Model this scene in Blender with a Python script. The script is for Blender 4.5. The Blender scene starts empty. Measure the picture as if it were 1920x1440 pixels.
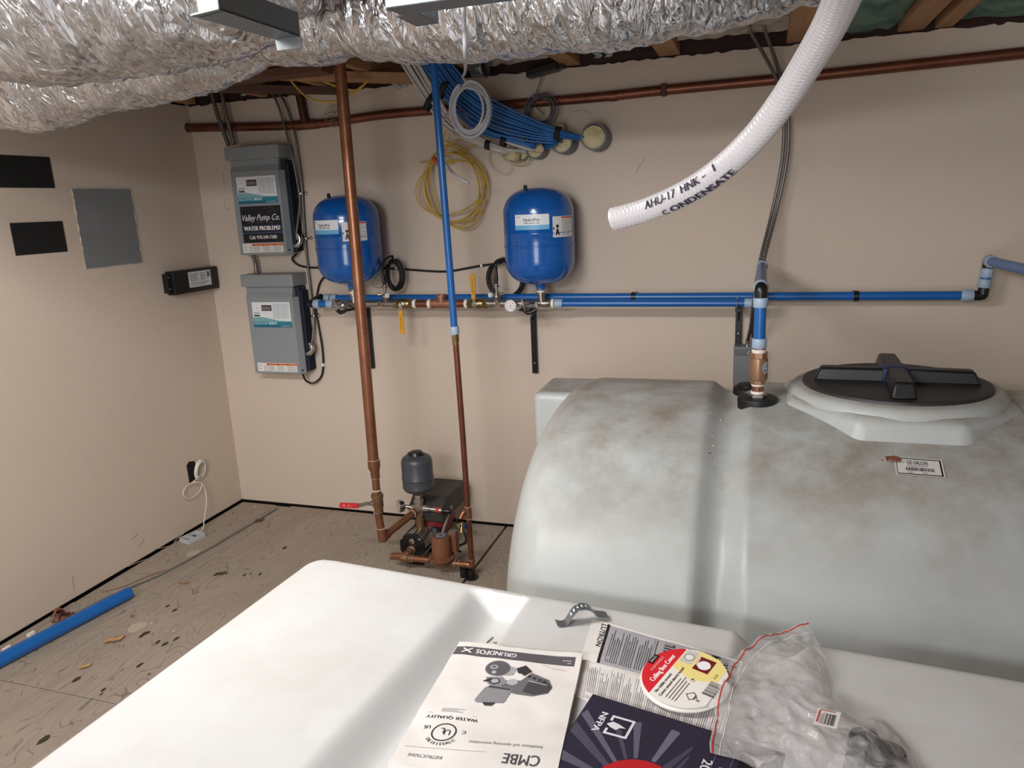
import bpy, math, random
from math import sin, cos, pi, sqrt, radians
from mathutils import Vector as V3, Matrix, noise
random.seed(7)
S = bpy.context.scene
COL = S.collection

# ---------------------------------------------------------------- camera
F_PX, YAW, PITCH, ROLL = 1400.26, 0.3222, 0.2352, -0.0448
CAM = V3((2.7853, -3.3399, 1.5917))
fwd = V3((-sin(YAW)*cos(PITCH), cos(YAW)*cos(PITCH), -sin(PITCH)))
rt0 = V3((cos(YAW), sin(YAW), 0)); up0 = rt0.cross(fwd)
RT = cos(ROLL)*rt0 + sin(ROLL)*up0; UP = -sin(ROLL)*rt0 + cos(ROLL)*up0
cd = bpy.data.cameras.new('camera'); cam = bpy.data.objects.new('camera', cd); COL.objects.link(cam)
cd.sensor_fit = 'HORIZONTAL'; cd.sensor_width = 36; cd.lens = 36*F_PX/1920; cd.clip_start = 0.05
cam.matrix_world = Matrix(((RT.x, UP.x, -fwd.x, CAM.x), (RT.y, UP.y, -fwd.y, CAM.y), (RT.z, UP.z, -fwd.z, CAM.z), (0, 0, 0, 1)))
S.camera = cam
# ---------------------------------------------------------------- light
w = bpy.data.worlds.new('world'); S.world = w; w.use_nodes = True
w.node_tree.nodes['Background'].inputs[0].default_value = (0.9, 0.95, 1, 1)
w.node_tree.nodes['Background'].inputs[1].default_value = 0.05
def area(name, loc, size, sizey, power, col, rot=(0, 0, 0)):
    d = bpy.data.lights.new(name, 'AREA'); d.shape = 'RECTANGLE'; d.size = size; d.size_y = sizey; d.energy = power; d.color = col
    o = bpy.data.objects.new(name, d); o.location = loc; o.rotation_euler = rot; COL.objects.link(o); return o
area('added_fill_strip', (1.45, -2.5, 2.08), 1.2, 0.12, 50, (1, 0.975, 0.95), (radians(50), 0, 0))
area('added_fill_light', (2.3, -5.1, 1.25), 1.1, 1.9, 62, (0.93, 0.965, 1.0), (radians(90), 0, 0))  # added soft fill behind the camera, lifts the upper walls and tank fronts
area('added_fill_strip', (1.9, -4.5, 2.10), 1.2, 0.12, 46, (0.95, 0.975, 1.0), (radians(58), 0, 0))  # extra strip added as fill from behind, evens the light on the walls
S.view_settings.view_transform = 'Standard'; S.view_settings.look = 'None'
S.view_settings.exposure = -0.45; S.view_settings.gamma = 1.0

# ---------------------------------------------------------------- pixel -> point on a real plane of the room
def ray(x, y): return fwd + (x-960)/F_PX*RT + (720-y)/F_PX*UP
def onX(x, y, v): d = ray(x, y); return CAM + d*((v-CAM.x)/d.x)
def onY(x, y, v): d = ray(x, y); return CAM + d*((v-CAM.y)/d.y)
def onZ(x, y, v): d = ray(x, y); return CAM + d*((v-CAM.z)/d.z)

# ---------------------------------------------------------------- materials
def lin(c):
    if isinstance(c, str):
        c = c.lstrip('#'); c = [int(c[i:i+2], 16)/255 for i in (0, 2, 4)]
    return tuple((x/12.92 if x <= 0.04045 else ((x+0.055)/1.055)**2.4) for x in c[:3]) + (1,)
MATS = {}
def M(name, col, rough=0.5, metal=0.0, var=None, bump=None, coat=0, trans=0, sss=0, alpha=1, spec=0.5, stretch=None, ior=None):
    """var = (scale, colour2, contrast) ; bump = (scale, strength)"""
    if name in MATS: return MATS[name]
    m = bpy.data.materials.new(name); m.use_nodes = True; n = m.node_tree.nodes; l = m.node_tree.links
    b = n['Principled BSDF']; b.inputs['Base Color'].default_value = lin(col)
    b.inputs['Roughness'].default_value = rough; b.inputs['Metallic'].default_value = metal
    b.inputs['Specular IOR Level'].default_value = spec
    if coat: b.inputs['Coat Weight'].default_value = coat
    if trans: b.inputs['Transmission Weight'].default_value = trans
    if ior: b.inputs['IOR'].default_value = ior
    if sss: b.inputs['Subsurface Weight'].default_value = sss; b.inputs['Subsurface Radius'].default_value = (0.03, 0.03, 0.03)
    if alpha < 1: b.inputs['Alpha'].default_value = alpha
    tc = n.new('ShaderNodeTexCoord'); mp = n.new('ShaderNodeMapping'); l.new(tc.outputs['Object'], mp.inputs[0])
    if stretch: mp.inputs['Scale'].default_value = stretch
    if var:
        t = n.new('ShaderNodeTexNoise'); t.inputs['Scale'].default_value = var[0]; t.inputs['Detail'].default_value = 6; t.inputs['Roughness'].default_value = 0.65
        l.new(mp.outputs[0], t.inputs[0])
        r = n.new('ShaderNodeValToRGB'); k = var[2]
        r.color_ramp.elements[0].position = 0.5-k; r.color_ramp.elements[1].position = 0.5+k
        r.color_ramp.elements[0].color = lin(col); r.color_ramp.elements[1].color = lin(var[1])
        l.new(t.outputs[0], r.inputs[0]); l.new(r.outputs[0], b.inputs['Base Color'])
    if bump:
        t = n.new('ShaderNodeTexNoise'); t.inputs['Scale'].default_value = bump[0]; t.inputs['Detail'].default_value = 4
        l.new(mp.outputs[0], t.inputs[0]); bm = n.new('ShaderNodeBump'); bm.inputs['Strength'].default_value = bump[1]; bm.inputs['Distance'].default_value = 0.01
        l.new(t.outputs[0], bm.inputs['Height']); l.new(bm.outputs[0], b.inputs['Normal'])
    MATS[name] = m; return m
def ink(c): return M('print_'+c.strip('#'), c, 0.45)

copper = M('copper', '#84553f', 0.38, 0.75, (14, '#a37257', 0.25), (60, 0.05))
copper_old = M('copper_old', '#683f30', 0.42, 0.7, (9, '#8a5643', 0.25), (60, 0.06))
solder = M('solder', '#c9b9ac', 0.4, 0.6)
bronze = M('bronze', '#7c6048', 0.42, 0.7, (25, '#97785a', 0.25), (80, 0.1))
brass = M('brass', '#a08a5c', 0.33, 0.85, (30, '#86714a', 0.25))
steel = M('stainless', '#b5aea6', 0.3, 0.9, (20, '#8f8982', 0.3), (90, 0.05))
chrome = M('chrome', '#c9c9c9', 0.18, 1.0)
galv = M('galvanised', '#9aa0a3', 0.34, 0.8, (25, '#7b8388', 0.2), (40, 0.05))
sheet = M('sheet_metal', '#71797e', 0.42, 0.55, (3, '#5f676c', 0.3))
armor = M('armour', '#74716f', 0.42, 0.8)
bluep = M('blue_pipe', '#1c62ab', 0.3, 0, (5, '#185a9f', 0.2), spec=0.5)
ringp = M('pale_blue_ring', '#a6b7ca', 0.45, 0, (30, '#93a7be', 0.3), sss=0.1)
elbb = M('black_fitting', '#141416', 0.35)
blk = M('black_plastic', '#0f0f11', 0.38)
blkm = M('black_matte', '#17181a', 0.7)
rubber = M('rubber', '#121213', 0.5)
tape = M('white_thread_tape', '#e6e1d6', 0.6)
tankblue = M('tank_blue', '#0c58a8', 0.2, 0, coat=0.4)
greyp = M('grey_enamel', '#8a9093', 0.42, 0.0, (8, '#868c8f', 0.3))
navy = M('heat_sink', '#1c2230', 0.5)
yel = M('yellow_handle', '#e0a521', 0.4)
red = M('red_handle', '#c4262c', 0.4)
white = M('white_plastic', '#e2e0da', 0.4)
wood = M('joist_wood', '#b98e66', 0.75, 0, (5, '#96704c', 0.25), (20, 0.1), stretch=(6, 0.6, 6))
woodx = M('board_wood', '#b99169', 0.75, 0, (5, '#9b7450', 0.25), (20, 0.1), stretch=(0.6, 6, 6))
wooddk = M('dark_wood', '#3a231b', 0.8, 0, (6, '#2a1813', 0.25), (20, 0.1), stretch=(0.6, 4, 4))
foam = M('spray_foam', '#cfc39c', 0.8, 0, (20, '#b7a67c', 0.2), (30, 0.3))
pvc = M('pvc_grey', '#6b6d6c', 0.5)
cabb = M('blue_cable', '#1f5f9e', 0.45)
cabw = M('grey_cable', '#b9b4ae', 0.5)
cabg = M('silver_cable', '#b3b3b8', 0.4)
caby = M('yellow_cable', '#bf9d3d', 0.45)
cabk = M('black_cable', '#111112', 0.4)
paper = M('paper', '#e6e2de', 0.6, 0, (6, '#dcd7d1', 0.2))

# ---------------------------------------------------------------- mesh building
class MB:
    def __init__(s): s.v = []; s.f = []
    def add(s, v, f):
        o = len(s.v); s.v += [V3(p) for p in v]; s.f += [tuple(i+o for i in q) for q in f]; return s
    def box(s, a, b):
        x0, y0, z0 = a; x1, y1, z1 = b
        return s.add([(x0, y0, z0), (x1, y0, z0), (x1, y1, z0), (x0, y1, z0), (x0, y0, z1), (x1, y0, z1), (x1, y1, z1), (x0, y1, z1)],
            [(0, 3, 2, 1), (4, 5, 6, 7), (0, 1, 5, 4), (1, 2, 6, 5), (2, 3, 7, 6), (3, 0, 4, 7)])
    def obox(s, c, ex, ey, ez):      # half-extent vectors
        c, ex, ey, ez = map(V3, (c, ex, ey, ez)); v = []
        for sz in (-1, 1):
            for sx, sy in ((-1, -1), (1, -1), (1, 1), (-1, 1)): v.append(c+sx*ex+sy*ey+sz*ez)
        return s.add(v, [(0, 3, 2, 1), (4, 5, 6, 7), (0, 1, 5, 4), (1, 2, 6, 5), (2, 3, 7, 6), (3, 0, 4, 7)])
    def tube(s, pts, r, n=12, closed=False, cap=True, flat=1.0):
        pts = [V3(p) for p in pts]; N = len(pts)
        rs = r if isinstance(r, (list, tuple)) else [r]*N
        nm = None; v = []
        for i in range(N):
            a = pts[(i-1) % N] if (closed or i > 0) else pts[i]; b = pts[(i+1) % N] if (closed or i < N-1) else pts[i]
            t = (b-a)
            if t.length < 1e-9: t = V3((0, 0, 1))
            t.normalize()
            if nm is None:
                nm = t.cross(V3((0, 0, 1)))
                if nm.length < 0.05: nm = t.cross(V3((0, 1, 0)))
            nm = nm - t*nm.dot(t); nm.normalize(); bn = t.cross(nm)
            for k in range(n):
                q = 2*pi*k/n; v.append(pts[i] + rs[i]*(cos(q)*nm + flat*sin(q)*bn))
        f = []
        for i in range(N if closed else N-1):
            j = (i+1) % N
            for k in range(n): f.append((i*n+k, i*n+(k+1) % n, j*n+(k+1) % n, j*n+k))
        if cap and not closed: f.append(tuple(range(n-1, -1, -1))); f.append(tuple((N-1)*n+k for k in range(n)))
        return s.add(v, f)
    def cyl(s, a, b, r, r2=None, n=20): return s.tube([a, b], [r, r if r2 is None else r2], n)
    def lathe(s, o, d, prof, n=32, rot=0):   # prof: (distance along axis, radius)
        o = V3(o); d = V3(d).normalized(); a = d.orthogonal().normalized()
        if abs(d.z) > 0.99: a = V3((1, 0, 0))
        b = d.cross(a); v = []
        for t, r in prof:
            for k in range(n): q = 2*pi*k/n+rot; v.append(o+t*d+r*(cos(q)*a+sin(q)*b))
        f = [(i*n+k, i*n+(k+1) % n, (i+1)*n+(k+1) % n, (i+1)*n+k) for i in range(len(prof)-1) for k in range(n)]
        f.append(tuple(range(n-1, -1, -1))); f.append(tuple((len(prof)-1)*n+k for k in range(n)))
        return s.add(v, f)
    def hexa(s, a, b, r): return s.tube([a, b], r, 6)
    def ball(s, c, r, n=12, sc=(1, 1, 1)):
        c = V3(c); v = []; m = n//2
        for i in range(m+1):
            t = pi*i/m
            for k in range(n):
                q = 2*pi*k/n; v.append(c+V3((r*sc[0]*sin(t)*cos(q), r*sc[1]*sin(t)*sin(q), r*sc[2]*cos(t))))
        return s.add(v, [(i*n+k, (i+1)*n+k, (i+1)*n+(k+1) % n, i*n+(k+1) % n) for i in range(m) for k in range(n)])
    def grid(s, fn, nu, nv, close=False):
        v = [fn(i/nu, j/nv) for j in range(nv+1) for i in range(nu+1)]
        return s.add(v, [(j*(nu+1)+i, j*(nu+1)+i+1, (j+1)*(nu+1)+i+1, (j+1)*(nu+1)+i) for j in range(nv) for i in range(nu)])
    def slab(s, fn, nu, nv, th):     # surface with thickness: fn(u,v) upper, lower shifted by -th in z (vector or number)
        th = V3((0, 0, th)) if not isinstance(th, V3) else th
        o = len(s.v); W = nu+1; T = W*(nv+1)
        top = [V3(fn(i/nu, j/nv)) for j in range(nv+1) for i in range(nu+1)]
        s.v += top + [p-th for p in top]
        for j in range(nv):
            for i in range(nu):
                a, b, c, d = j*W+i, j*W+i+1, (j+1)*W+i+1, (j+1)*W+i
                s.f += [(o+a, o+b, o+c, o+d), (o+T+d, o+T+c, o+T+b, o+T+a)]
        for i in range(nu): a, b = i, i+1; s.f.append((o+b, o+a, o+T+a, o+T+b)); a, b = nv*W+i, nv*W+i+1; s.f.append((o+a, o+b, o+T+b, o+T+a))
        for j in range(nv): a, b = j*W, (j+1)*W; s.f.append((o+a, o+b, o+T+b, o+T+a)); a, b = j*W+nu, (j+1)*W+nu; s.f.append((o+b, o+a, o+T+a, o+T+b))
        return s
    def prism(s, pts, d):            # closed outline (3-D points) extruded by d
        d = V3(d); n = len(pts); P = [V3(p) for p in pts]
        return s.add(P+[p+d for p in P], [tuple(range(n-1, -1, -1)), tuple(range(n, 2*n))]+[(i, (i+1) % n, n+(i+1) % n, n+i) for i in range(n)])
    def build(s, name, mat, parent=None, smooth=True, bevel=0, ang=40, bseg=2):
        me = bpy.data.meshes.new(name); off = root_loc(parent)
        me.from_pydata([tuple(p-off) for p in s.v], [], s.f); me.update()
        o = bpy.data.objects.new(name, me); COL.objects.link(o)
        if parent: o.parent = parent
        for mm in (mat if isinstance(mat, list) else [mat]): me.materials.append(mm)
        if smooth:
            me.polygons.foreach_set('use_smooth', [True]*len(me.polygons)); me.set_sharp_from_angle(angle=radians(ang))
        if bevel:
            md = o.modifiers.new('bevel', 'BEVEL'); md.width = bevel; md.segments = bseg; md.limit_method = 'ANGLE'; md.angle_limit = radians(35)
        return o
def root_loc(p):
    if p is None: return V3((0, 0, 0))
    while p.parent: p = p.parent
    return V3(p.location)
def tag(o, label=None, cat=None, group=None, kind=None):
    if label: o['label'] = label
    if cat: o['category'] = cat
    if group: o['group'] = group
    if kind: o['kind'] = kind
    return o
def thing(name, label, cat, loc=(0, 0, 0), group=None, rz=0):
    o = bpy.data.objects.new(name, None); COL.objects.link(o); o.location = loc; o.rotation_euler.z = rz; o.empty_display_size = 0.05
    return tag(o, label, cat, group)
def dup(o, parent=None):
    c = o.copy(); COL.objects.link(c); c.parent = parent
    for ch in list(o.children): dup(ch, c)
    return c
def sm(pts, k=8, closed=False):      # Catmull-Rom
    P = [V3(p) for p in pts]; N = len(P); out = []
    for i in range(N if closed else N-1):
        g = (lambda j: P[j % N]) if closed else (lambda j: P[max(0, min(N-1, j))])
        a, b, c, d = g(i-1), g(i), g(i+1), g(i+2)
        for j in range(k):
            t = j/k; out.append(0.5*((2*b)+(c-a)*t+(2*a-5*b+4*c-d)*t*t+(3*b-a-3*c+d)*t**3))
    if not closed: out.append(P[-1])
    return out
def resample(pts, step):
    out = [pts[0]]; acc = 0
    for a, b in zip(pts, pts[1:]):
        L = (b-a).length
        while acc+L >= step:
            t = (step-acc)/L; a = a.lerp(b, t); out.append(a); L = (b-a).length; acc = 0
        acc += L
    return out
def armoured(pts, r, pitch=0.009, n=10):
    P = resample(sm(pts, 10), pitch/2); rs = [r*1.05 if i % 2 else r*0.62 for i in range(len(P))]
    return MB().tube(P, rs, n)

# ---------------------------------------------------------------- flat print (labels, covers)
_tc = {}
def text_mesh(s, shear=0.0):
    k = (s, shear)
    if k in _tc: return _tc[k]
    c = bpy.data.curves.new('lettering', 'FONT'); c.body = s; c.shear = shear; c.size = 1; c.resolution_u = 3
    o = bpy.data.objects.new('lettering', c); COL.objects.link(o)
    me = o.to_mesh(); v = [(p.co.x, p.co.y) for p in me.vertices]; f = [tuple(q.vertices) for q in me.polygons]
    o.to_mesh_clear(); bpy.data.objects.remove(o); bpy.data.curves.remove(c)
    xs = [p[0] for p in v] or [0]; _tc[k] = (v, f, min(xs), max(xs)); return _tc[k]
class Pr:
    def __init__(s): s.v = []; s.f = []; s.m = []; s.mats = []
    def _a(s, v, f, col, h):
        m = ink(col) if isinstance(col, str) else col
        if m not in s.mats: s.mats.append(m)
        o = len(s.v); s.v += [(x, y, h) for x, y in v]; s.f += [tuple(i+o for i in q) for q in f]; s.m += [s.mats.index(m)]*len(f)
    def rect(s, x0, y0, x1, y1, col, h=1, n=1, m=1):
        v = [(x0+(x1-x0)*i/n, y0+(y1-y0)*j/m) for j in range(m+1) for i in range(n+1)]
        s._a(v, [(j*(n+1)+i, j*(n+1)+i+1, (j+1)*(n+1)+i+1, (j+1)*(n+1)+i) for j in range(m) for i in range(n)], col, h); return s
    def poly(s, pts, col, h=1): s._a(pts, [tuple(range(len(pts)))], col, h); return s
    def disc(s, x, y, r, col, h=1, n=28, ry=None, a0=0, a1=2*pi):
        return s.poly([(x+r*cos(a0+(a1-a0)*k/n), y+(ry or r)*sin(a0+(a1-a0)*k/n)) for k in range(n if a1-a0 > 6.2 else n+1)], col, h)
    def ring(s, x, y, r, w, col, h=1, n=32, ry=None):
        ry = ry or r; v = []
        for k in range(n): c, d = cos(2*pi*k/n), sin(2*pi*k/n); v += [(x+r*c, y+ry*d), (x+(r-w)*c, y+(ry-w)*d)]
        s._a(v, [(2*k, 2*((k+1) % n), 2*((k+1) % n)+1, 2*k+1) for k in range(n)], col, h); return s
    def text(s, t, x, y, size, col, h=2, align='L', rot=0, shear=0, xs=1, width=None, fat=0):
        v, f, a, b = text_mesh(t, shear)
        if width: xs = width/((b-a)*size)
        sh = {'L': -a, 'C': -(a+b)/2, 'R': -b}[align]; c, d = cos(rot), sin(rot)
        for off in ([0] if not fat else [-fat, 0, fat]):
            vv = []
            for p, q in v:
                p = (p+sh)*size*xs+off; q = q*size; vv.append((x+p*c-q*d, y+p*d+q*c))
            s._a(vv, f, col, h+0.05*off/(fat or 1))
        return s
    def greek(s, x0, y0, x1, y1, n, col, h=2, fill=0.4, vert=False, ragged=0.35):   # lines of unreadably small type
        for i in range(n):
            t = (i+0.5)/n
            if vert:
                x = x0+(x1-x0)*t; wd = (x1-x0)/n*fill/2; e = y1-(y1-y0)*random.random()*ragged; s.rect(x-wd, y0, x+wd, e, col, h, 1, 4)
            else:
                y = y1-(y1-y0)*t; wd = (y1-y0)/n*fill/2; e = x1-(x1-x0)*random.random()*ragged; s.rect(x0, y-wd, e, y+wd, col, h, 4)
        return s
    def bars(s, x0, y0, x1, y1, n, col, h=2, horiz=False):
        L = (y1-y0) if horiz else (x1-x0)
        for i in range(n):
            t = i/n*L; wd = L/n*random.choice((0.3, 0.5, 0.7))
            if horiz: s.rect(x0, y0+t, x1, y0+t+wd, col, h)
            else: s.rect(x0+t, y0, x0+t+wd, y1, col, h)
        return s
    def build(s, name, parent, fn, label=None, dh=0.00025):
        me = bpy.data.meshes.new(name); off = root_loc(parent)
        me.from_pydata([tuple(fn(x, y, h*dh)-off) for x, y, h in s.v], [], s.f)
        for m in s.mats: me.materials.append(m)
        me.polygons.foreach_set('material_index', s.m); me.update()
        o = bpy.data.objects.new(name, me); COL.objects.link(o); o.parent = parent
        if label: o['label'] = label
        return o
def plane_map(o, ex, ey):
    o, ex, ey = V3(o), V3(ex), V3(ey); n = ex.cross(ey).normalized()
    return lambda u, v, h: o+u*ex+v*ey+h*n

# ================================================================ SETTING
H = 2.15
def wall_mat():
    m = M('wall_paint', '#cdbdae', 0.75, 0, (1.3, '#c8b8a8', 0.3), (220, 0.12)); return m
wm = wall_mat()
def floor_mat():
    m = bpy.data.materials.new('plywood'); m.use_nodes = True; n = m.node_tree.nodes; l = m.node_tree.links; b = n['Principled BSDF']
    tc = n.new('ShaderNodeTexCoord'); mp = n.new('ShaderNodeMapping'); l.new(tc.outputs['Object'], mp.inputs[0]); mp.inputs['Scale'].default_value = (3.2, 0.9, 1)
    t = n.new('ShaderNodeTexNoise'); t.inputs['Scale'].default_value = 1.6; t.inputs['Detail'].default_value = 2.5; t.inputs['Distortion'].default_value = 0.7; l.new(mp.outputs[0], t.inputs[0])
    mu = n.new('ShaderNodeMath'); mu.operation = 'MULTIPLY'; mu.inputs[1].default_value = 26; l.new(t.outputs[0], mu.inputs[0])
    fr = n.new('ShaderNodeMath'); fr.operation = 'FRACT'; l.new(mu.outputs[0], fr.inputs[0])
    cr = n.new('ShaderNodeValToRGB'); e = cr.color_ramp.elements; e[0].position = 0; e[0].color = lin('#5c5248'); e[1].position = 0.13; e[1].color = lin('#a8998a')
    x = cr.color_ramp.elements.new(0.9); x.color = lin('#ad9e8e'); l.new(fr.outputs[0], cr.inputs[0])
    t2 = n.new('ShaderNodeTexNoise'); t2.inputs['Scale'].default_value = 2.2; t2.inputs['Detail'].default_value = 9; t2.inputs['Roughness'].default_value = 0.7; l.new(tc.outputs['Object'], t2.inputs[0])
    c2 = n.new('ShaderNodeValToRGB'); c2.color_ramp.elements[0].position = 0.35; c2.color_ramp.elements[1].position = 0.65
    c2.color_ramp.elements[0].color = lin('#777069'); c2.color_ramp.elements[1].color = lin('#9a8b7b'); l.new(t2.outputs[0], c2.inputs[0])
    mx = n.new('ShaderNodeMix'); mx.data_type = 'RGBA'; mx.inputs[0].default_value = 0.35; l.new(cr.outputs[0], mx.inputs[6]); l.new(c2.outputs[0], mx.inputs[7])
    t3 = n.new('ShaderNodeTexNoise'); t3.inputs['Scale'].default_value = 13; t3.inputs['Detail'].default_value = 3; l.new(tc.outputs['Object'], t3.inputs[0])
    c3 = n.new('ShaderNodeValToRGB'); c3.color_ramp.elements[0].position = 0.26; c3.color_ramp.elements[1].position = 0.31; c3.color_ramp.elements[0].color = (0.12, 0.09, 0.06, 1); c3.color_ramp.elements[1].color = (1, 1, 1, 1); l.new(t3.outputs[0], c3.inputs[0])
    m3 = n.new('ShaderNodeMix'); m3.data_type = 'RGBA'; m3.blend_type = 'MULTIPLY'; m3.inputs[0].default_value = 0.7; l.new(mx.outputs[2], m3.inputs[6]); l.new(c3.outputs[0], m3.inputs[7])
    l.new(m3.outputs[2], b.inputs['Base Color']); b.inputs['Roughness'].default_value = 0.75
    bm = n.new('ShaderNodeBump'); bm.inputs['Strength'].default_value = 0.25; bm.inputs['Distance'].default_value = 0.004; l.new(fr.outputs[0], bm.inputs['Height']); l.new(bm.outputs[0], b.inputs['Normal'])
    return m
ply = floor_mat()
XR, YF = 4.9, -5.2
fl = MB().box((-0.1, YF, -0.06), (XR, 0.1, -0.018)).build('floor', M('subfloor_gap', '#1d1713', 0.9), smooth=False); tag(fl, kind='structure')
for x0, x1, y0, y1 in ((0.012, .235, -1.15, -.012), (.006, .235, -1.66, -1.153), (.239, .327, -0.62, -.02), (.239, .327, -1.66, -.623), (.33, 1.600, -1.66, -.006), (1.612, 2.83, -1.66, -.004), (2.834, 4.05, -1.66, -.004), (4.054, XR, -1.66, -.004),
        (.004, 1.1, -2.88, -1.664), (1.104, 2.32, -2.88, -1.664), (2.324, XR, -2.88, -1.664), (.004, XR, YF, -2.884)):
    MB().box((x0, y0, -0.018), (x1, y1, 0)).build('plywood_sheet', ply, fl, False, 0.0015, bseg=1)
# walls: the drywall stops short of the floor by a dark gap
wb = MB()
wb.box((0.0, 0, 0.012), (XR, 0.013, H-.010))
wback = wb.build('wall_back', wm, smooth=False); tag(wback, kind='structure')
# ragged broken top edge of the drywall
def ragged_edge(x0, x1, base, seed):
    rnd = random.Random(seed); P = []; x = x0
    while x < x1: P.append((x, 0, base+rnd.uniform(-0.004, 0.006))); x += rnd.uniform(.01, .05)
    P.append((x1, 0, base+.004)); P += [(x1, 0, base-.01), (x0, 0, base-.01)]
    return MB().prism(P, (0, .013, 0))
ragged_edge(0.0, XR, H, 3).build('torn_edge', wm, wback, False)
MB().box((0.0, 0.013, 0), (XR, 0.1, 2.6)).build('rim_board', wooddk, wback, False)
wl = MB().box((-0.013, YF, 0.012), (0, 0.013, H)).build('wall_left', wm, smooth=False); tag(wl, kind='structure')
MB().box((-0.1, YF, 0), (-0.013, 0.1, 2.6)).build('rim_board', wooddk, wl, False)
tag(MB().box((XR, YF, 0), (XR+0.1, 0.1, 2.6)).build('wall_right', wm, smooth=False), kind='structure')
tag(MB().box((-0.1, YF-0.1, 0), (XR+0.1, YF, 2.6)).build('wall_front', wm, smooth=False), kind='structure')
ce = MB().box((-0.1, YF, 2.42), (XR, 0.1, 2.46)).build('ceiling', wooddk, smooth=False); tag(ce, kind='structure')
def joist(x, wdt=0.04, y0=-5.15, y1=-0.002, z=2.158, m=wood): MB().box((x-wdt/2, y0, z), (x+wdt/2, y1, 2.419)).build('joist', m, ce, False, 0.002, bseg=1)
for x, wd in ((0.03, .04), (.46, .04), (.86, .04), (1.20, .04), (1.60, .04), (2.005, .075), (2.415, .085), (2.93, .13), (3.30, .09), (3.41, .06), (3.95, .04), (4.4, .04)): joist(x, wd)
# boards and blocking near the copper riser
a = onY(535, 135, -.75); 
MB().box((.99, -.90, 2.125), (1.47, -.80, 2.156)).build('blocking_board', woodx, ce, False, 0.002, bseg=1)
MB().box((.30, -.62, 2.125), (1.16, -.53, 2.157)).build('blocking_board', M('brown_board', '#6b4a38', 0.8, 0, (6, '#573a2b', 0.25), stretch=(.6, 6, 6)), ce, False, 0.002, bseg=1)
MB().prism([(.36, -.50, 2.13), (.42, -.55, 2.13), (.95, -.06, 2.13), (.89, -.02, 2.13)], (0, 0, .026)).build('blocking_board', M('brown_board2', '#5b4034', .8), ce, False)
MB().prism([(.86, -.55, 2.128), (.95, -.58, 2.128), (1.52, -.10, 2.128), (1.40, -.03, 2.128)], (0, 0, .028)).build('blocking_board', wood, ce, False)
MB().box((2.04, -.80, 2.19), (2.86, -.72, 2.23)).build('blocking_board', woodx, ce, False)
MB().box((1.55, -.62, 2.165), (2.1, -.56, 2.2)).build('blocking_board', woodx, ce, False)
# white plastic sheeting stapled up between the joists
sheetm = M('poly_sheeting', '#b7aa9d', 0.35, 0, (7, '#8d8075', 0.2), None, stretch=(.4, 3, 3))
for x0, x1, yb in ((1.62, 1.965, -.05), (2.045, 2.37, -.09), (2.46, 2.865, -.10)):
    sd = random.random()*9
    MB().slab(lambda u, v, x0=x0, x1=x1, sd=sd, yb=yb: V3((x0+(x1-x0)*u, -0.75+(0.75+yb)*v, 2.20+.028*noise.noise(V3((u*2.0+sd, v*16, 0)))+.02*noise.noise(V3((u*6, v*30, sd))))), 24, 60, 0.002).build('plastic_sheeting', sheetm, ce)
# green insulation between the right-hand joists
grn = M('green_insulation', '#7fa08f', 0.95, 0, (9, '#3c5a52', 0.2), (30, 0.5))
for x0, x1 in ((3.0, 3.25), (3.445, 3.93), (3.97, 4.38)):
    MB().slab(lambda u, v: V3((x0+(x1-x0)*u, -1.3+1.28*v, 2.235+.02*noise.noise(V3((u*5+x0, v*9, 3)))+.02*sin(u*pi)*-1)), 16, 40, 0.05).build('insulation_batt', grn, ce)
for (px, py) in ((500+1000//8, 0), ):
    pass
# scraps of foam and tape on the rim board
for i, (px, py) in enumerate(((1140, 98), (1120, 100), (758, 155), (745, 160), (457, 172), (350, 197))):
    p = onY(px, py, -.004); MB().slab(lambda u, v: p+V3((.03*(u-.5)+.01*sin(v*7), -.006-.008*random.random(), .04*(v-.5))), 4, 4, V3((0, -.003, 0))).build('foam_scrap', M('pale_foam', '#9aa39b', .9), wback)
# marks on the walls: a small chip, pencil marks, drywall compound at the panel
p = onY(379, 470, -.001)
MB().prism([(p.x-.012, 0, p.z+.012), (p.x+.01, 0, p.z+.014), (p.x+.013, 0, p.z-.008), (p.x+.002, 0, p.z-.02), (p.x-.006, 0, p.z-.006)], (0, -.001, 0)).build('wall_chip', M('chip', '#5c4030', .9), wback, False)
dk = M('pencil', '#8c7b6b', .8)
for pts in (((427, 372), (422, 378), (421, 388), (426, 393), (431, 389)), ((418, 325), (420, 335), (419, 345)), ((1210, 295), (1200, 310), (1192, 325)), ((1075, 210), (1088, 206), (1102, 209), (1108, 214))):
    MB().tube(sm([onY(x, y, -.0008) for x, y in pts], 4), .0009, 4).build('scuff_mark', dk, wback)
for pts in (((338, 1015), (325, 1022), (290, 1030)), ((300, 1042), (270, 1050), (240, 1062)), ((258, 1000), (246, 1012)), ((270, 1010), (262, 1022)), ((135, 1080), (138, 1105)), ((345, 1000), (330, 1012), (326, 1020))):
    MB().tube(sm([onX(x, y, .0008) for x, y in pts], 4), .002, 5).build('scuff_mark', M('torn_paint', '#a3917e', .8), wl)

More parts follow.
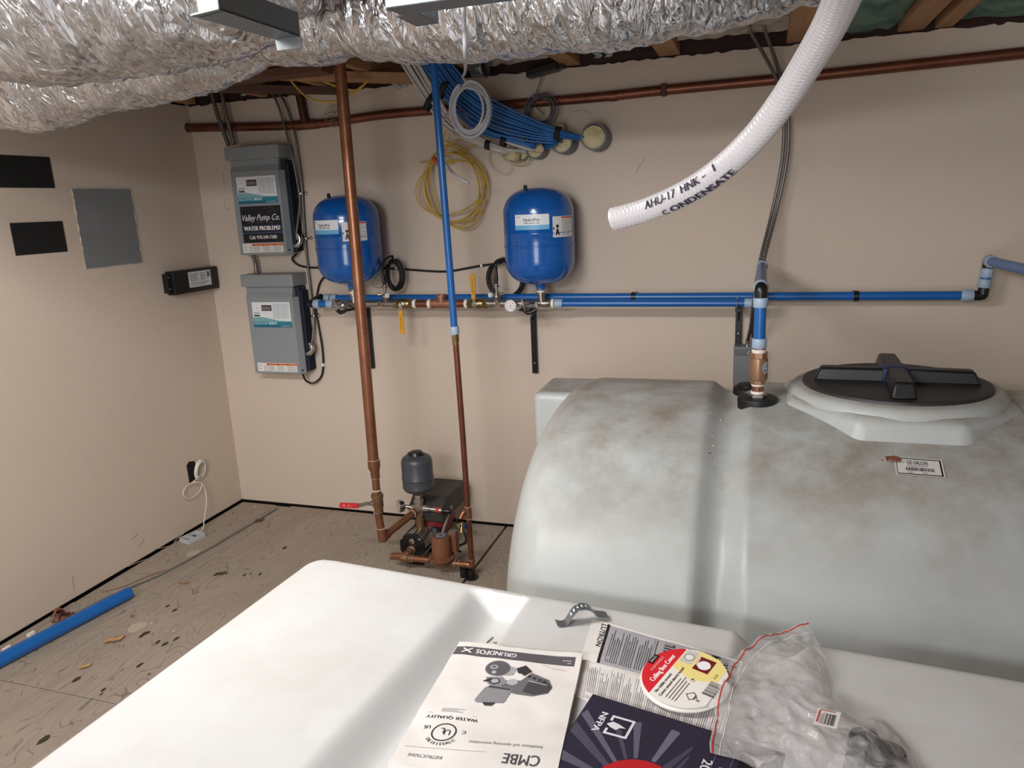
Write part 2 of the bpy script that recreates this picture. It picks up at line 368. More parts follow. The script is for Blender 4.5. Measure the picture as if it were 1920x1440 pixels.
# ================================================================ REAR TANK
def tank_mat(name, c1, c2, stain, rough=.42):
    m = bpy.data.materials.new(name); m.use_nodes = True; n = m.node_tree.nodes; l = m.node_tree.links; b = n['Principled BSDF']
    tc = n.new('ShaderNodeTexCoord'); t = n.new('ShaderNodeTexNoise'); t.inputs['Scale'].default_value = 3.5; t.inputs['Detail'].default_value = 8; t.inputs['Roughness'].default_value = .6; t.inputs['Distortion'].default_value = .6
    l.new(tc.outputs['Object'], t.inputs[0]); r = n.new('ShaderNodeValToRGB'); r.color_ramp.elements[0].position = .35; r.color_ramp.elements[1].position = .62
    r.color_ramp.elements[0].color = lin(c1); r.color_ramp.elements[1].color = lin(c2); l.new(t.outputs[0], r.inputs[0])
    # dust lies on faces that look up
    g = n.new('ShaderNodeNewGeometry'); sx = n.new('ShaderNodeSeparateXYZ'); l.new(g.outputs['Normal'], sx.inputs[0])
    t2 = n.new('ShaderNodeTexNoise'); t2.inputs['Scale'].default_value = 5; t2.inputs['Detail'].default_value = 10; t2.inputs['Roughness'].default_value = .7; l.new(tc.outputs['Object'], t2.inputs[0])
    mr = n.new('ShaderNodeMapRange'); mr.inputs[1].default_value = .55; mr.inputs[2].default_value = 1.0; l.new(sx.outputs[2], mr.inputs[0])
    mr2 = n.new('ShaderNodeMapRange'); mr2.inputs[1].default_value = .36; mr2.inputs[2].default_value = .64; l.new(t2.outputs[0], mr2.inputs[0])
    mu = n.new('ShaderNodeMath'); mu.operation = 'MULTIPLY'; l.new(mr.outputs[0], mu.inputs[0]); l.new(mr2.outputs[0], mu.inputs[1])
    mx = n.new('ShaderNodeMix'); mx.data_type = 'RGBA'; l.new(mu.outputs[0], mx.inputs[0]); l.new(r.outputs[0], mx.inputs[6]); mx.inputs[7].default_value = lin(stain)
    l.new(mx.outputs[2], b.inputs['Base Color']); b.inputs['Roughness'].default_value = rough
    b.inputs['Subsurface Weight'].default_value = .25; b.inputs['Subsurface Radius'].default_value = (.05, .05, .045); b.inputs['Subsurface Scale'].default_value = .5
    bm = n.new('ShaderNodeBump'); bm.inputs['Strength'].default_value = .1; bm.inputs['Distance'].default_value = .004; l.new(t2.outputs[0], bm.inputs['Height']); l.new(bm.outputs[0], b.inputs['Normal'])
    return m
tm = tank_mat('frosted_polyethylene', '#c1c5c3', '#b6bab8', '#94887a')
TX0, TXC = 2.085, 2.71
tank = thing('cistern_tank', 'large dusty translucent white plastic water tank with black round lid against the back wall', 'tank', (3.1, -.8, 0))
YC, BH, AV, ZC = -.80, .80, .575, .38
def sect(x):           # scale of the cross section at x
    R = .16; t = (x-TX0)/R; s = 1.0
    if t < 1: t = max(t, 0); s -= (1-sqrt(max(0, 1-(1-t)**2)))*R/.45
    for xg, hw in ((TXC, .042), (3.95, .042)):
        d = abs(x-xg)
        if d < hw*1.6: s -= .062*(0.5+0.5*cos(pi*min(1, d/(hw*1.6))))**.7
    if x > 4.3: s -=  (1-sqrt(max(0, 1-((x-4.3)/R)**2)))*R/.45
    return s
body = MB(); NX = []; x = TX0
while x < 4.459:
    NX.append(x); x += .004 if x < TX0+.03 else (.012 if (x < TX0+.17 or abs(x-TXC) < .09 or abs(x-3.95) < .09) else .04)
NX.append(4.46)
NS = 120; e = 2/2.05
v = []
for x in NX:
    s = sect(x)
    for k in range(NS):
        q = 2*pi*k/NS; cq, sq = cos(q), sin(q)
        py = math.copysign(abs(cq)**e, cq)*BH; pz = math.copysign(abs(sq)**e, sq)*AV
        if sq < -.0: pz = math.copysign(abs(sq)**.55, sq)*.378; py = math.copysign(abs(cq)**.5, cq)*BH
        if py > 0: py *= .94
        v.append(V3((x, YC+py*s, ZC+pz*s)))
f = [(i*NS+k, i*NS+(k+1) % NS, (i+1)*NS+(k+1) % NS, (i+1)*NS+k) for i in range(len(NX)-1) for k in range(NS)]
f = [tuple(reversed(q)) for q in f]
body.add(v, f+[tuple(range(NS)), tuple((len(NX)-1)*NS+k for k in range(NS-1, -1, -1))])
tb = body.build('tank_body', tm, tank, ang=80)
stp = MB().box((1.972, -.665, .46), (2.35, -.385, .885)).build('end_step', tm, tank, True, .03, 40, 5)
# octagonal manway pedestal and ring
LC = V3((3.205, -.80, 0))
MB().lathe(LC, (0, 0, 1), [(.72, .41), (.86, .385), (.925, .358), (.958, .346), (.966, .325)], 8, radians(22.5)).build('manway_pedestal', tm, tank, True, .02, 30, 4)
MB().lathe(LC, (0, 0, 1), [(.94, .318), (.968, .31), (.984, .30), (.992, .285), (.992, .1)], 64).build('manway_ring', tm, tank, ang=60)
lidm = M('black_lid', '#1b1a1b', .5, 0, (9, '#3a3535', .28), (25, .06), stretch=(1, 2.2, 1))
MB().lathe(LC, (0, 0, 1), [(.988, .20), (.986, .262), (.992, .270), (1.000, .268), (1.003, .258), (1.000, .235), (1.004, .20), (1.006, .05), (1.006, .01)], 72).build('lid_disc', lidm, tank, ang=30)
ra = radians(-2)
def rotl(x, y, z): return V3((LC.x+x*cos(ra)-y*sin(ra), LC.y+x*sin(ra)+y*cos(ra), z))
for k, (L, wd, hh) in enumerate(((.235, .032, .045), (.235, .032, .045), (.235, .035, .05), (.235, .035, .05))):
    q = (0, pi, pi/2, -pi/2)[k]; cq, sq = cos(q), sin(q)
    def rp(u, w, z): return rotl(u*cq-w*sq, u*sq+w*cq, z)
    m = MB(); A = [rp(.02, -wd, 1.0), rp(L, -wd, 1.0), rp(L, wd, 1.0), rp(.02, wd, 1.0)]; tw = wd*.75
    B = [rp(.02, -tw, 1.0+hh), rp(L-.02, -tw, 1.0+hh*.95), rp(L-.02, tw, 1.0+hh*.95), rp(.02, tw, 1.0+hh)]
    m.add(A+B, [(0, 3, 2, 1), (4, 5, 6, 7), (0, 1, 5, 4), (1, 2, 6, 5), (2, 3, 7, 6), (3, 0, 4, 7)]).build('lid_rib', M('lid_rib_black', '#161618', .42), tank, True, .007, 30, 2)
hub = MB(); hub.lathe((LC.x, LC.y, 1.0), (0, 0, 1), [(0, .055), (.046, .052), (.052, .04)], 4, radians(43)).build('lid_hub', M('hub_blue', '#1b2550', .5), tank, True, .004)
# gallon label, follows the curved front of the tank
def tank_z(y): 
    t = min(1, abs((y-YC)/BH)); return ZC+AV*max(0, 1-t**2.05)**(1/2.05)
def hit_tank(px, py):
    d = ray(px, py); t = .8
    while t < 5:
        p = CAM+t*d
        if p.z < tank_z(p.y) and p.y > YC-BH: return p
        t += .001
p0, p1, p2 = hit_tank(1680, 891), hit_tank(1773, 898), hit_tank(1674, 858)
ex = (p1-p0); LW = ex.length; ex.normalize(); ey = (p2-p0); ey = (ey-ex*ey.dot(ex)); LH = ey.length; ey.normalize(); nn = ex.cross(ey)
lab = Pr(); lab.rect(0, 0, LW, LH, '#d9d3d0', 1, 4, 4)
bt = LH*.05
for r in ((.03, .04, .97, .04+.05), (.03, .90, .93, .95)): lab.rect(r[0]*LW, r[1]*LH, r[2]*LW, r[3]*LH, '#161412', 2)
lab.rect(.03*LW, .05*LH, .045*LW, .95*LH, '#161412', 2); lab.rect(.93*LW, .05*LH, .965*LW, .95*LH, '#161412', 2)
lab.text('535 GALLON', .47*LW, .62*LH, LH*.30, '#1a1817', 3, 'C', width=.42*LW, fat=.0002)
lab.text('535 ELLIP LEG WHITE', .47*LW, .50*LH, LH*.12, '#35302e', 3, 'C', width=.42*LW)
lab.bars(.22*LW, .25*LH, .80*LW, .44*LH, 34, '#1a1817', 3)
lab.text('40469', .25*LW, .12*LH, LH*.11, '#35302e', 3, width=.1*LW); lab.text('45256', .55*LW, .12*LH, LH*.11, '#35302e', 3, width=.1*LW)
lab.build('volume_label', tank, lambda u, v_, h: p0+u*ex+v_*ey+nn*(h+.004), 'white 535 GALLON label with a barcode')

# ================================================================ FRONT TANK
A0 = onZ(590, 1034, .8); ANG = radians(-5.31)
U = V3((cos(ANG), sin(ANG), 0)); Wv = V3((sin(ANG), -cos(ANG), 0))
FT = .8
tm2 = tank_mat('white_polyethylene', '#d3d3d2', '#cfcfce', '#c9c7c3', .4)
def ss(a, b, x): t = max(0, min(1, (x-a)/(b-a))); return t*t*(3-2*t)
FU, FV, FR = 2.55, 1.25, .035
def ft_h(u, vv):
    z = FT
    # left trough
    if vv > .03:
        wl_ = .465-0.015*ss(.1, .6, vv); d = ss(wl_-.035, wl_+.038, u)*(1-ss(.556, .572, u))*ss(.035, .052, vv)
        z -= .055*d
    # right trough, open at the far rim
    d = ss(.975, 1.03, u)*(1-ss(1.075, 1.12, u)); z -= .035*d
    # rim fillets
    for dd in (u, vv, FU-u, FV-vv):
        if dd < FR: z -= (FR-sqrt(max(0, FR*FR-(FR-dd)**2)))
    # rounded plan corner
    return z
def ftp(u, vv, h=0): 
    x = A0+U*(u+.033*vv*(1-u/FU))+Wv*vv; return V3((x.x, x.y, ft_h(u, vv)+h))
us = []; x = 0
while x < FU: us.append(x); x += .006 if (x < .04 or .38 < x < .6 or .95 < x < 1.14) else .03
us.append(FU)
vs = []; x = 0
while x < FV: vs.append(x); x += .006 if (x < .08 or x > FV-.04) else .03
vs.append(FV)
m = MB(); W_ = len(us); vv_ = []
CR = .06
for q in vs:
    for p in us:
        # pull the plan corners in
        pu, pv = p, q
        if pu < CR and pv < CR:
            dx, dy = CR-pu, CR-pv; r_ = max(dx, dy); L_ = sqrt(dx*dx+dy*dy)
            if L_ > 1e-6: pu, pv = CR-dx*r_/L_, CR-dy*r_/L_
            P = ftp(pu, pv); zz = FT-(FR-sqrt(max(0, FR*FR-max(0, r_-CR+FR)**2))) if r_ > CR-FR else FT; P.z = zz
        else: P = ftp(pu, pv)
        vv_.append(P)
fc = [(j*W_+i, (j+1)*W_+i, (j+1)*W_+i+1, j*W_+i+1) for j in range(len(vs)-1) for i in range(W_-1)]
rim = [i for i in range(W_)]+[j*W_+W_-1 for j in range(1, len(vs))]+[(len(vs)-1)*W_+i for i in range(W_-2, -1, -1)]+[j*W_ for j in range(len(vs)-2, 0, -1)]
o = len(vv_); vv_ += [V3((vv_[i].x, vv_[i].y, .0)) for i in rim]; n_ = len(rim)
fc += [(rim[i], rim[(i+1) % n_], o+(i+1) % n_, o+i) for i in range(n_)]+[tuple(range(o, o+n_))]
ft = thing('storage_tank', 'bright white flat topped plastic tank in the foreground holding papers', 'tank', tuple((A0+U*1.2+Wv*.6).xy)+(0,))
m.add(vv_, fc); m.build('tank_body', tm2, ft, ang=70)
chipm = M('brown_chip', '#6e4a2c', .8)
def onft(px, py, h=0): p = onZ(px, py, FT); d = p-A0; vv2 = d.dot(Wv); uu = d.dot(U)-.033*vv2; return p, uu, vv2
# ================================================================ PUMP CONTROLLERS on the back wall
def qr_stub(pr, x, y, s):  # plain light square where the code would be
    pr.rect(x, y, x+s, y+s, '#cfcfcd', 4); pr.rect(x+s*.1, y-s*.35, x+s*.9, y-s*.2, '#8d8d8d', 4)
def controller(z0, z1, ad, label):
    x0, x1, yf = .281, .574, -.104
    t = thing('pump_controller', label, 'control box', (.43, 0, z0), 'grey pump controllers on the back wall')
    h = z1-z0; zn = z1-.105
    # sheet front: neck under the hood is set back, then a bevel, chamfered right edge
    prof = [(yf+.012, z1-.06), (yf+.012, zn+.015), (yf, zn-.012), (yf, z0), (-.002, z0), (-.002, z1-.06)]
    MB().prism([(x0, y, z) for y, z in prof], (x1-x0-.018, 0, 0)).build('enclosure', greyp, t, False, .003)
    MB().prism([(x1-.0175, yf, z0), (x1, yf+.03, z0), (x1, -.03, z0), (x1-.0175, -.03, z0)], (0, 0, zn-.012-z0)).build('side_flange', greyp, t, False, .002)
    m = MB(); m.box((x0-.004, yf-.022, z1-.062), (x1+.012, -.002, z1)); m.build('rain_hood', greyp, t, False, .004)
    m = MB(); m.box((x1-.018, yf+.033, z0+.006), (x1+.004, -.003, z1-.07))
    m.build('heat_sink', navy, t, False, .002)
    for k in range(6): 
        y = yf+.04+k*.0105; MB().box((x1+.004, y, z0+.012), (x1+.017, y+.003, z1-.09)).build('cooling_fin', navy, t, False)
    MB().lathe((x1-.01, yf+.02, z0+.02), (0, -1, 0), [(0, .004), (.012, .004)], 8).build('screw', blk, t)
    W_, Hh = x1-x0-.018, zn-.012-z0
    fn = plane_map((x0, yf-.0006, z0), (1, 0, 0), (0, 0, 1)); fn = (lambda u, v, hh: V3((x0+u, yf-.0008-hh, z0+v)))
    # display label
    p = Pr(); lx, ly, lw, lh = .030, Hh-.155, .228, .130
    p.rect(lx, ly, lx+lw, ly+lh, '#dfe2e3', 1); p.rect(lx, ly, lx+lw, ly+.030, '#2a7c93', 2)
    p.poly([(lx, ly+.03), (lx, ly+.052), (lx+.05, ly+.054), (lx+.10, ly+.046), (lx+.16, ly+.034), (lx+lw, ly+.032), (lx+lw, ly+.03)], '#7aa8ae', 2)
    p.rect(lx, ly, lx+lw, ly+.012, '#1c647c', 3)
    p.rect(lx+.058, ly+.085, lx+.118, ly+.115, '#35282c', 2); p.text('8888', lx+.062, ly+.090, .026, '#a79a9c', 3, width=.05)
    p.disc(lx+.026, ly+.100, .009, '#f2f2f2', 2); p.text('<', lx+.018, ly+.096, .009, '#555555', 3); p.disc(lx+.029, ly+.100, .003, '#222222', 3)
    p.text('SAX2B', lx+.008, ly+.070, .011, '#2a2222', 2, width=.034, fat=.0003); p.rect(lx+.008, ly+.056, lx+.043, ly+.065, '#4a4444', 2)
    p.text('AQUAVAR', lx+.003, ly+.016, .018, '#b8d6da', 4, width=.082); p.text('SOLO', lx+.092, ly+.016, .018, '#f4f8f8', 4, width=.045, fat=.0005)
    p.text('2', lx+.139, ly+.027, .010, '#f4f8f8', 4); p.text('by CentriPro', lx+.165, ly+.004, .010, '#cfe4ea', 4, width=.055)
    p.greek(lx+.125, ly+.045, lx+.220, ly+.122, 12, '#8b98a6', 2, .3, ragged=.1)
    for k in range(4): p.rect(lx+.125+k*.031, ly+.045, lx+.126+k*.031, ly+.122, '#9aa4ae', 2)
    p.build('display_label', t, fn)
    if ad:
        p = Pr(); ay = ly-.190; aw = .235; ah = .178; ax = lx+.002
        p.rect(ax, ay, ax+aw, ay+ah, '#131318', 1)
        for i in range(26):    # rippled water pattern
            cx_, cy_ = ax+random.uniform(.01, aw-.02), ay+random.uniform(.085, ah-.008); p.poly([(cx_-.012, cy_), (cx_, cy_+.004), (cx_+.012, cy_+.001), (cx_+.004, cy_+.0015), (cx_-.006, cy_+.0005)], '#5e626a', 2)
        p.rect(ax, ay+.052, ax+aw, ay+.088, '#1a2440', 2)
        p.text('Valley Pump Co.', ax+aw/2, ay+.108, .042, '#e8e8ea', 4, 'C', shear=.45, width=.215, fat=.0003)
        p.text('WATER PROBLEMS?', ax+aw/2, ay+.060, .030, '#f0ece8', 4, 'C', width=.212, fat=.0011)
        p.rect(ax, ay+.046, ax+aw, ay+.0485, '#5a6f93', 3)
        p.text('Call: 970-249-7380', ax+aw/2, ay+.018, .024, '#e6e2de', 4, 'C', width=.160, fat=.0006)
        p.build('advert_sticker', t, fn, 'dark company sticker with phone number')
    p = Pr(); wx, wy = .022, .012
    p.rect(wx, wy, wx+.238, wy+.045, '#d9d7d2', 1); p.rect(wx, wy+.0, wx+.034, wy+.045, '#e6e5e1', 2); qr_stub(p, wx+.006, wy+.018, .022)
    p.rect(wx+.055, wy+.033, wx+.238, wy+.043, '#d2663a', 2)
    for k in range(3): p.poly([(wx+.06+k*.06, wy+.034), (wx+.07+k*.06, wy+.034), (wx+.065+k*.06, wy+.042)], '#241c18', 3)
    for k in range(3): p.greek(wx+.060+k*.06, wy+.003, wx+.112+k*.06, wy+.031, 6, '#8b8987', 2, .35)
    p.greek(wx+.037, wy+.003, wx+.056, wy+.031, 5, '#8b8987', 2, .35)
    p.build('warning_label', t, fn); return t
c1 = controller(1.402, 1.925, True, 'upper grey pump controller with black and white company sticker on its front')
c2 = controller(.788, 1.305, False, 'lower grey pump controller with no sticker below its display label')

def conduit(pts, r, label, group=None, pitch=.009, m=armor, name='flexible_conduit'):
    o = armoured(pts, r, pitch).build(name, m, None, ang=80); return tag(o, label, 'conduit', group)
Y = lambda a, b, y: onY(a, b, y)
conduit([V3((.205, -.075, 2.30)), Y(396, 170, -.075), Y(408, 215, -.07), Y(430, 276, -.06)], .0125, 'left of the two thick steel conduits entering the top of upper controller', 'thick flexible conduits', .015)
conduit([V3((.262, -.075, 2.30)), Y(415, 170, -.075), Y(424, 215, -.07), Y(440, 274, -.06)], .0125, 'right of the two thick steel conduits entering the top of upper controller', 'thick flexible conduits', .015)
conduit([Y(474, 477, -.06), Y(479, 495, -.05), Y(481, 515, -.055)], .012, 'short thick steel conduit joining upper and lower controllers', None, .014)
cA = [V3((.43, -.06, 2.28)), Y(512, 178, -.06), Y(533, 235, -.05), Y(549, 300, -.045), Y(558, 345, -.03), Y(562, 372, -.03), Y(559, 410, -.05), Y(556, 437, -.065), V3((.60, -.065, 1.47))]
cB = [V3((.47, -.04, 2.28)), Y(527, 180, -.04), Y(548, 235, -.03), Y(560, 300, -.022), Y(566, 350, -.02), Y(569, 400, -.018), Y(574, 470, -.018), Y(582, 540, -.02), Y(588, 590, -.02), Y(587, 625, -.04), Y(582, 660, -.06)]
conduit(cA, .0072, 'thin armoured cable curving into the side of upper controller', 'thin armoured cables by the controllers', .010)
conduit(cB, .0072, 'thin armoured cable running down the wall to the lower controller', 'thin armoured cables by the controllers', .010)
def elbow_connector(p, label):
    t = thing('conduit_connector', label, 'fitting', p, 'elbow connectors of the controllers')
    MB().tube(sm([V3(p)+V3((.0, 0, .035)), V3(p)+V3((.003, 0, .008)), V3(p)+V3((-.012, -.004, -.012)), V3(p)+V3((-.028, 0, -.016))], 5), .0125, 12).build('elbow_body', chrome, t)
    MB().tube([V3(p)+V3((0, 0, .03)), V3(p)+V3((0, 0, .044))], .015, 6).build('lock_nut', chrome, t, False)
    MB().cyl(V3(p)+V3((0, -.01, .02)), V3(p)+V3((0, -.022, .02)), .004, n=8).build('screw', chrome, t)
elbow_connector((.612, -.066, 1.455), 'silver elbow connector on the side of upper controller')
elbow_connector((.613, -.062, .905), 'silver elbow connector on the side of lower controller')
def strap(p, lb):
    t = thing('cable_clip', lb, 'clip', p, 'metal cable clips on the back wall')
    MB().box((p[0]-.011, p[1]-.012, p[2]-.006), (p[0]+.011, p[1]+.006, p[2]+.006)).build('clip_band', chrome, t, False, .003)
    MB().ball((p[0]+.024, -.006, p[2]), .009, 10).build('screw_head', chrome, t)
    MB().box((p[0]+.01, -.005, p[2]-.005), (p[0]+.026, -.0005, p[2]+.005)).build('clip_tab', chrome, t, False)
strap(Y(573, 447, -.018), 'steel clip holding armoured cable left of the left blue tank')
strap(Y(588, 592, -.018), 'steel clip holding armoured cable under the blue pipe end')
strap(Y(563, 363, -.02), 'steel clip holding armoured cables beside the upper controller')

# ================================================================ PRESSURE TANKS
MY, MZ = -.175, 1.163
def XM(px, y=MY): return onY(px, 568, y).x
def pressure_tank(x, label, rz):
    t = thing('pressure_tank', label, 'tank', (x, MY, MZ+.05), 'blue pressure tanks on the pipe manifold', rz)
    return t
zt = onY(1011, 351, MY).z; zb = onY(1012, 532, MY).z; RT_ = (onY(1077, 400, MY).x-onY(945, 400, MY).x)/2*.965
tx2 = (onY(1076, 420, MY).x+onY(946, 420, MY).x)/2; tx1 = (onY(591, 440, MY).x+onY(715, 440, MY).x)/2
T2 = pressure_tank(tx2, 'blue pressure tank fully in view on the right, white label centred on front', 0)
hh = zt-zb
prof = []
for k in range(0, 13): q = pi/2*k/12; prof.append((.105*(1-cos(q)), RT_*sin(q)**.68 if k else .003))
prof += [(hh*.40, RT_), (hh*.405, RT_*1.02), (hh*.42, RT_*1.02), (hh*.425, RT_), (hh*.53, RT_), (hh*.535, RT_*1.008), (hh*.545, RT_*1.008), (hh*.55, RT_)]
for k in range(12, -1, -1): q = pi/2*k/12; prof.append((hh-.105*(1-cos(q)), RT_*sin(q)**.72 if k else .003))
MB().lathe((tx2, MY, zb), (0, 0, 1), prof, 56).build('tank_shell', tankblue, T2, ang=50)
MB().lathe((tx2, MY, zb-.030), (0, 0, 1), [(0, .017), (.008, .020), (.018, .022), (.034, .024)], 20).build('bottom_nipple', tankblue, T2)
MB().lathe((tx2-.035, MY-.06, zt-.016), (0, -.15, 1), [(0, .012), (.004, .009), (.022, .008), (.026, .006)], 14).build('valve_cap', blk, T2)
RL = RT_+.0008
def cylmap(a0, zz):
    return lambda u, v, h: V3((tx2+(RL+h)*sin(a0+u/RL), MY-(RL+h)*cos(a0+u/RL), zz+v))
p = Pr(); LWd, LHh = .150, .062
p.rect(0, 0, LWd, LHh, '#e8ebef', 1, 16); p.rect(0, 0, LWd, LHh*.30, '#6fb3dc', 2, 16); p.poly([(LWd*.6, LHh*.3), (LWd, LHh*.36), (LWd, LHh*.3)], '#6fb3dc', 2)
p.text('HydroPro', LWd*.5, LHh*.55, .0185, '#25252b', 3, 'C', width=.068, fat=.0003); p.text('Water Systems Tank', LWd*.5, LHh*.40, .008, '#3c3c44', 3, 'C', width=.065, fat=.0002)
p.text('goulds', .004, LHh*.82, .007, '#3b4f78', 3, width=.022)
ex0 = onY(966, 430, MY-RT_*.95).x-tx2; a_ = math.asin(max(-1, min(1, ex0/RT_)))
p.build('name_label', T2, cylmap(a_, onY(995, 431, MY-RT_).z))
p = Pr(); p.rect(0, 0, .115, .085, '#dcdcdc', 1, 14); p.rect(.042, .076, .112, .083, '#c94b3d', 2, 6); p.greek(.044, .005, .112, .073, 11, '#8d8d90', 2, .35)
p.disc(.022, .045, .007, '#18181a', 2, 10); p.poly([(.012, .008), (.018, .008), (.021, .018), (.026, .008), (.032, .008), (.027, .028), (.024, .038), (.018, .034)], '#18181a', 2)
p.poly([(.002, .03), (.008, .034), (.006, .042), (.001, .04)], '#18181a', 2)
p.build('warning_label', T2, cylmap(radians(38), onY(1065, 443, MY-.05).z))
T1 = dup(T2); T1.location.x = tx1; T1.location.z += onY(653, 366, MY).z-zt+.002; T1.rotation_euler.z = radians(-17)
T1['label'] = 'blue pressure tank on the left, partly hidden by the vertical copper pipe'

# ================================================================ MANIFOLD
MF = thing('pipe_manifold', 'horizontal run of stainless and copper pipe under the two blue tanks with yellow lever valves', 'pipework', (1.3, MY, MZ))
def hp(px, py=None): return V3((XM(px), MY, MZ))
def seg(n, a, b, r, m, nn=20, hexa=False, ang=40): 
    return MB().tube([hp(a), hp(b)], r, 6 if hexa else nn).build(n, m, MF, not hexa)
seg('header_pipe', 632, 742, .0165, steel); seg('header_pipe', 916, 1030, .0165, steel)
seg('hex_nipple', 1024, 1033, .0175, brass, hexa=True)
seg('copper_nipple', 778, 810, .0185, copper_old); seg('copper_nipple', 845, 876, .0185, copper_old)
for a, b in ((775, 781), (803, 809), (872, 878), (1034, 1039)): seg('thread_tape', a, b, .0205, tape)
seg('coupling', 739, 747, .0215, steel); seg('coupling', 914, 922, .0205, steel); seg('union_ring', 630, 637, .021, steel); seg('union_ring', 1018, 1025, .019, steel)
m = MB(); m.tube([hp(809), hp(813), hp(813.5), hp(842), hp(842.5), hp(846)], [.024, .024, .0205, .0205, .024, .024], 24)
c = hp(828); m.lathe(c, (0, 0, 1), [(0, .019), (.030, .019), (.031, .024), (.042, .024), (.042, .018), (.034, .016)], 24); m.build('bronze_tee', M('bronze_tee', '#8c5f4a', .5, .6, (20, '#a5765e', .25), (70, .1)), MF)
def ballvalve(a, b, up):
    m = MB(); A, B = hp(a), hp(b); L = (B-A).length; d = V3((1, 0, 0))
    m.tube([A, A+d*L*.22], .0225, 6); m.tube([A+d*L*.78, B], .0225, 6)
    m.lathe(A+d*L*.2, d, [(0, .018), (L*.12, .0235), (L*.3, .0245), (L*.48, .0235), (L*.62, .018)], 24); o = m.build('valve_body', brass, MF)
    c = A.lerp(B, .45); s = 1 if up else -1
    MB().lathe(c+V3((0, -.015, 0)), (0, -1, 0), [(0, .014), (.012, .012), (.013, .009), (.018, .009), (.018, .005), (.026, .005)], 16).build('valve_stem', chrome, o)
    MB().lathe(c+V3((0, -.034, 0)), (0, -1, 0), [(0, .0095), (.006, .0095)], 6).build('handle_nut', chrome, o, False)
    lev = MB(); w1, w2 = .0075, .0115
    lev.prism([(c.x-.010, c.y-.034, c.z+s*0), (c.x+.010, c.y-.034, c.z), (c.x+w1, c.y-.036, c.z+s*.03), (c.x-w1, c.y-.036, c.z+s*.03)], (0, .003, 0)); lev.build('lever_plate', steel, o, False)
    P = []; z0, z1 = .026, .140
    for k in range(9): q = pi*k/8; P.append((c.x+w2*cos(q), c.y-.041, c.z+s*(z1-w2+w2*sin(q))))
    P += [(c.x-w2*.82, c.y-.041, c.z+s*z0), (c.x+w2*.82, c.y-.041, c.z+s*z0)]
    h = MB().prism(P, (0, .008, 0)).build('lever_handle', yel, o, False, .002)
    pr = Pr(); pr.text('4 WOG 600', 0, 0, .010, '#6a4a10', 2, width=.062); pr.text('0', .068, 0, .010, '#6a4a10', 2)
    ox = c+V3((-.004*s if up else .004, -.0412, s*.118)); 
    pr.build('lever_marking', h if False else o, plane_map(ox, (0, 0, -s), (s if up else -1, 0, 0)) if True else None)
ballvalve(741, 776, False); ballvalve(877, 915, True)
def plug_port(px):
    c = hp(px); m = MB(); m.lathe(c, (0, -1, 0), [(.0, .012), (.024, .0125), (.027, .0125), (.027, .0085), (.012, .0085)], 20); m.build('side_port', steel, MF)
    MB().lathe(c+V3((0, -.010, 0)), (0, -1, 0), [(0, .0082), (.008, .0082), (.0081, .005)], 12).build('port_plug', bronze, MF)
plug_port(716); plug_port(936)
def sensor(px, flip):
    c = hp(px+2*flip); m = MB(); m.lathe(c, (0, 0, 1), [(0, .014), (.026, .0145), (.030, .018), (.040, .018), (.041, .011), (.05, .008)], 18)
    o = m.build('sensor_tee', steel, MF); top = c+V3((0, 0, .05))
    mb = MB(); mb.lathe(top, (0, 0, 1), [(-.006, .006), (.018, .0065), (.019, .010), (.028, .010), (.030, .006)], 12); mb.build('nipple_stem', steel, o)
    MB().lathe(top+V3((.013*flip, -.012, -.008)), (.6*flip, -1, 0), [(0, .005), (.010, .005), (.011, .0115), (.020, .011)], 16).build('vent_cap', white, o)
    MB().lathe(top+V3((-.016*flip, -.006, -.004)), (-1*flip, -.4, 0), [(0, .005), (.008, .0045), (.009, .0075), (.018, .007)], 12).build('drain_cock', M('pale_brass', '#c8b394', .35, .7), o)
    MB().lathe(top+V3((0, 0, .024)), (0, 0, 1), [(0, .0135), (.008, .0145), (.010, .009), (.016, .008)], 16).build('sensor_collar', steel, o)
    MB().lathe(top+V3((0, 0, .038)), (-.06*flip, 0, 1), [(0, .0085), (.02, .0095), (.04, .0075), (.062, .0055)], 14).build('transducer', blk, o)
    return top+V3((-.004*flip, 0, .098))
s1 = sensor(722, 1); s2 = sensor(934, -1)
# pressure gauge facing the room
g = thing('pressure_gauge', 'round white faced pressure gauge with steel rim under the right blue tank', 'gauge', V3((XM(963), MY-.045, MZ-.004)))
gc = V3(g.location)
MB().lathe(gc+V3((0, .022, 0)), (0, -1, 0), [(0, .020), (.018, .0275), (.020, .0285), (.026, .0285), (.0262, .0262), (.0245, .0258)], 36).build('gauge_case', chrome, g)
MB().cyl(gc+V3((0, .020, 0)), gc+V3((0, .045, 0)), .008).build('gauge_stem', brass, g)
p = Pr(); p.disc(0, 0, .0257, '#e3dcdc', 1)
for k in range(25):
    q = radians(225-k*11.25); r1 = .022 if k % 4 == 0 else .0232; r2 = .0245; wq = .0004
    p.poly([(r1*cos(q)-wq*sin(q), r1*sin(q)+wq*cos(q)), (r2*cos(q)-wq*sin(q), r2*sin(q)+wq*cos(q)), (r2*cos(q)+wq*sin(q), r2*sin(q)-wq*cos(q)), (r1*cos(q)+wq*sin(q), r1*sin(q)-wq*cos(q))], '#1a1a1a', 2)
for k, tx in enumerate(('0', '30', '60', '90', '120', '150', '200')): q = radians(225-k*45); p.text(tx, .0175*cos(q), .0175*sin(q)-.0025, .0062, '#7c2b2b' if k % 2 else '#222222', 2, 'C')
p.text('psi', 0, -.0115, .006, '#222222', 2, 'C'); q = radians(48)
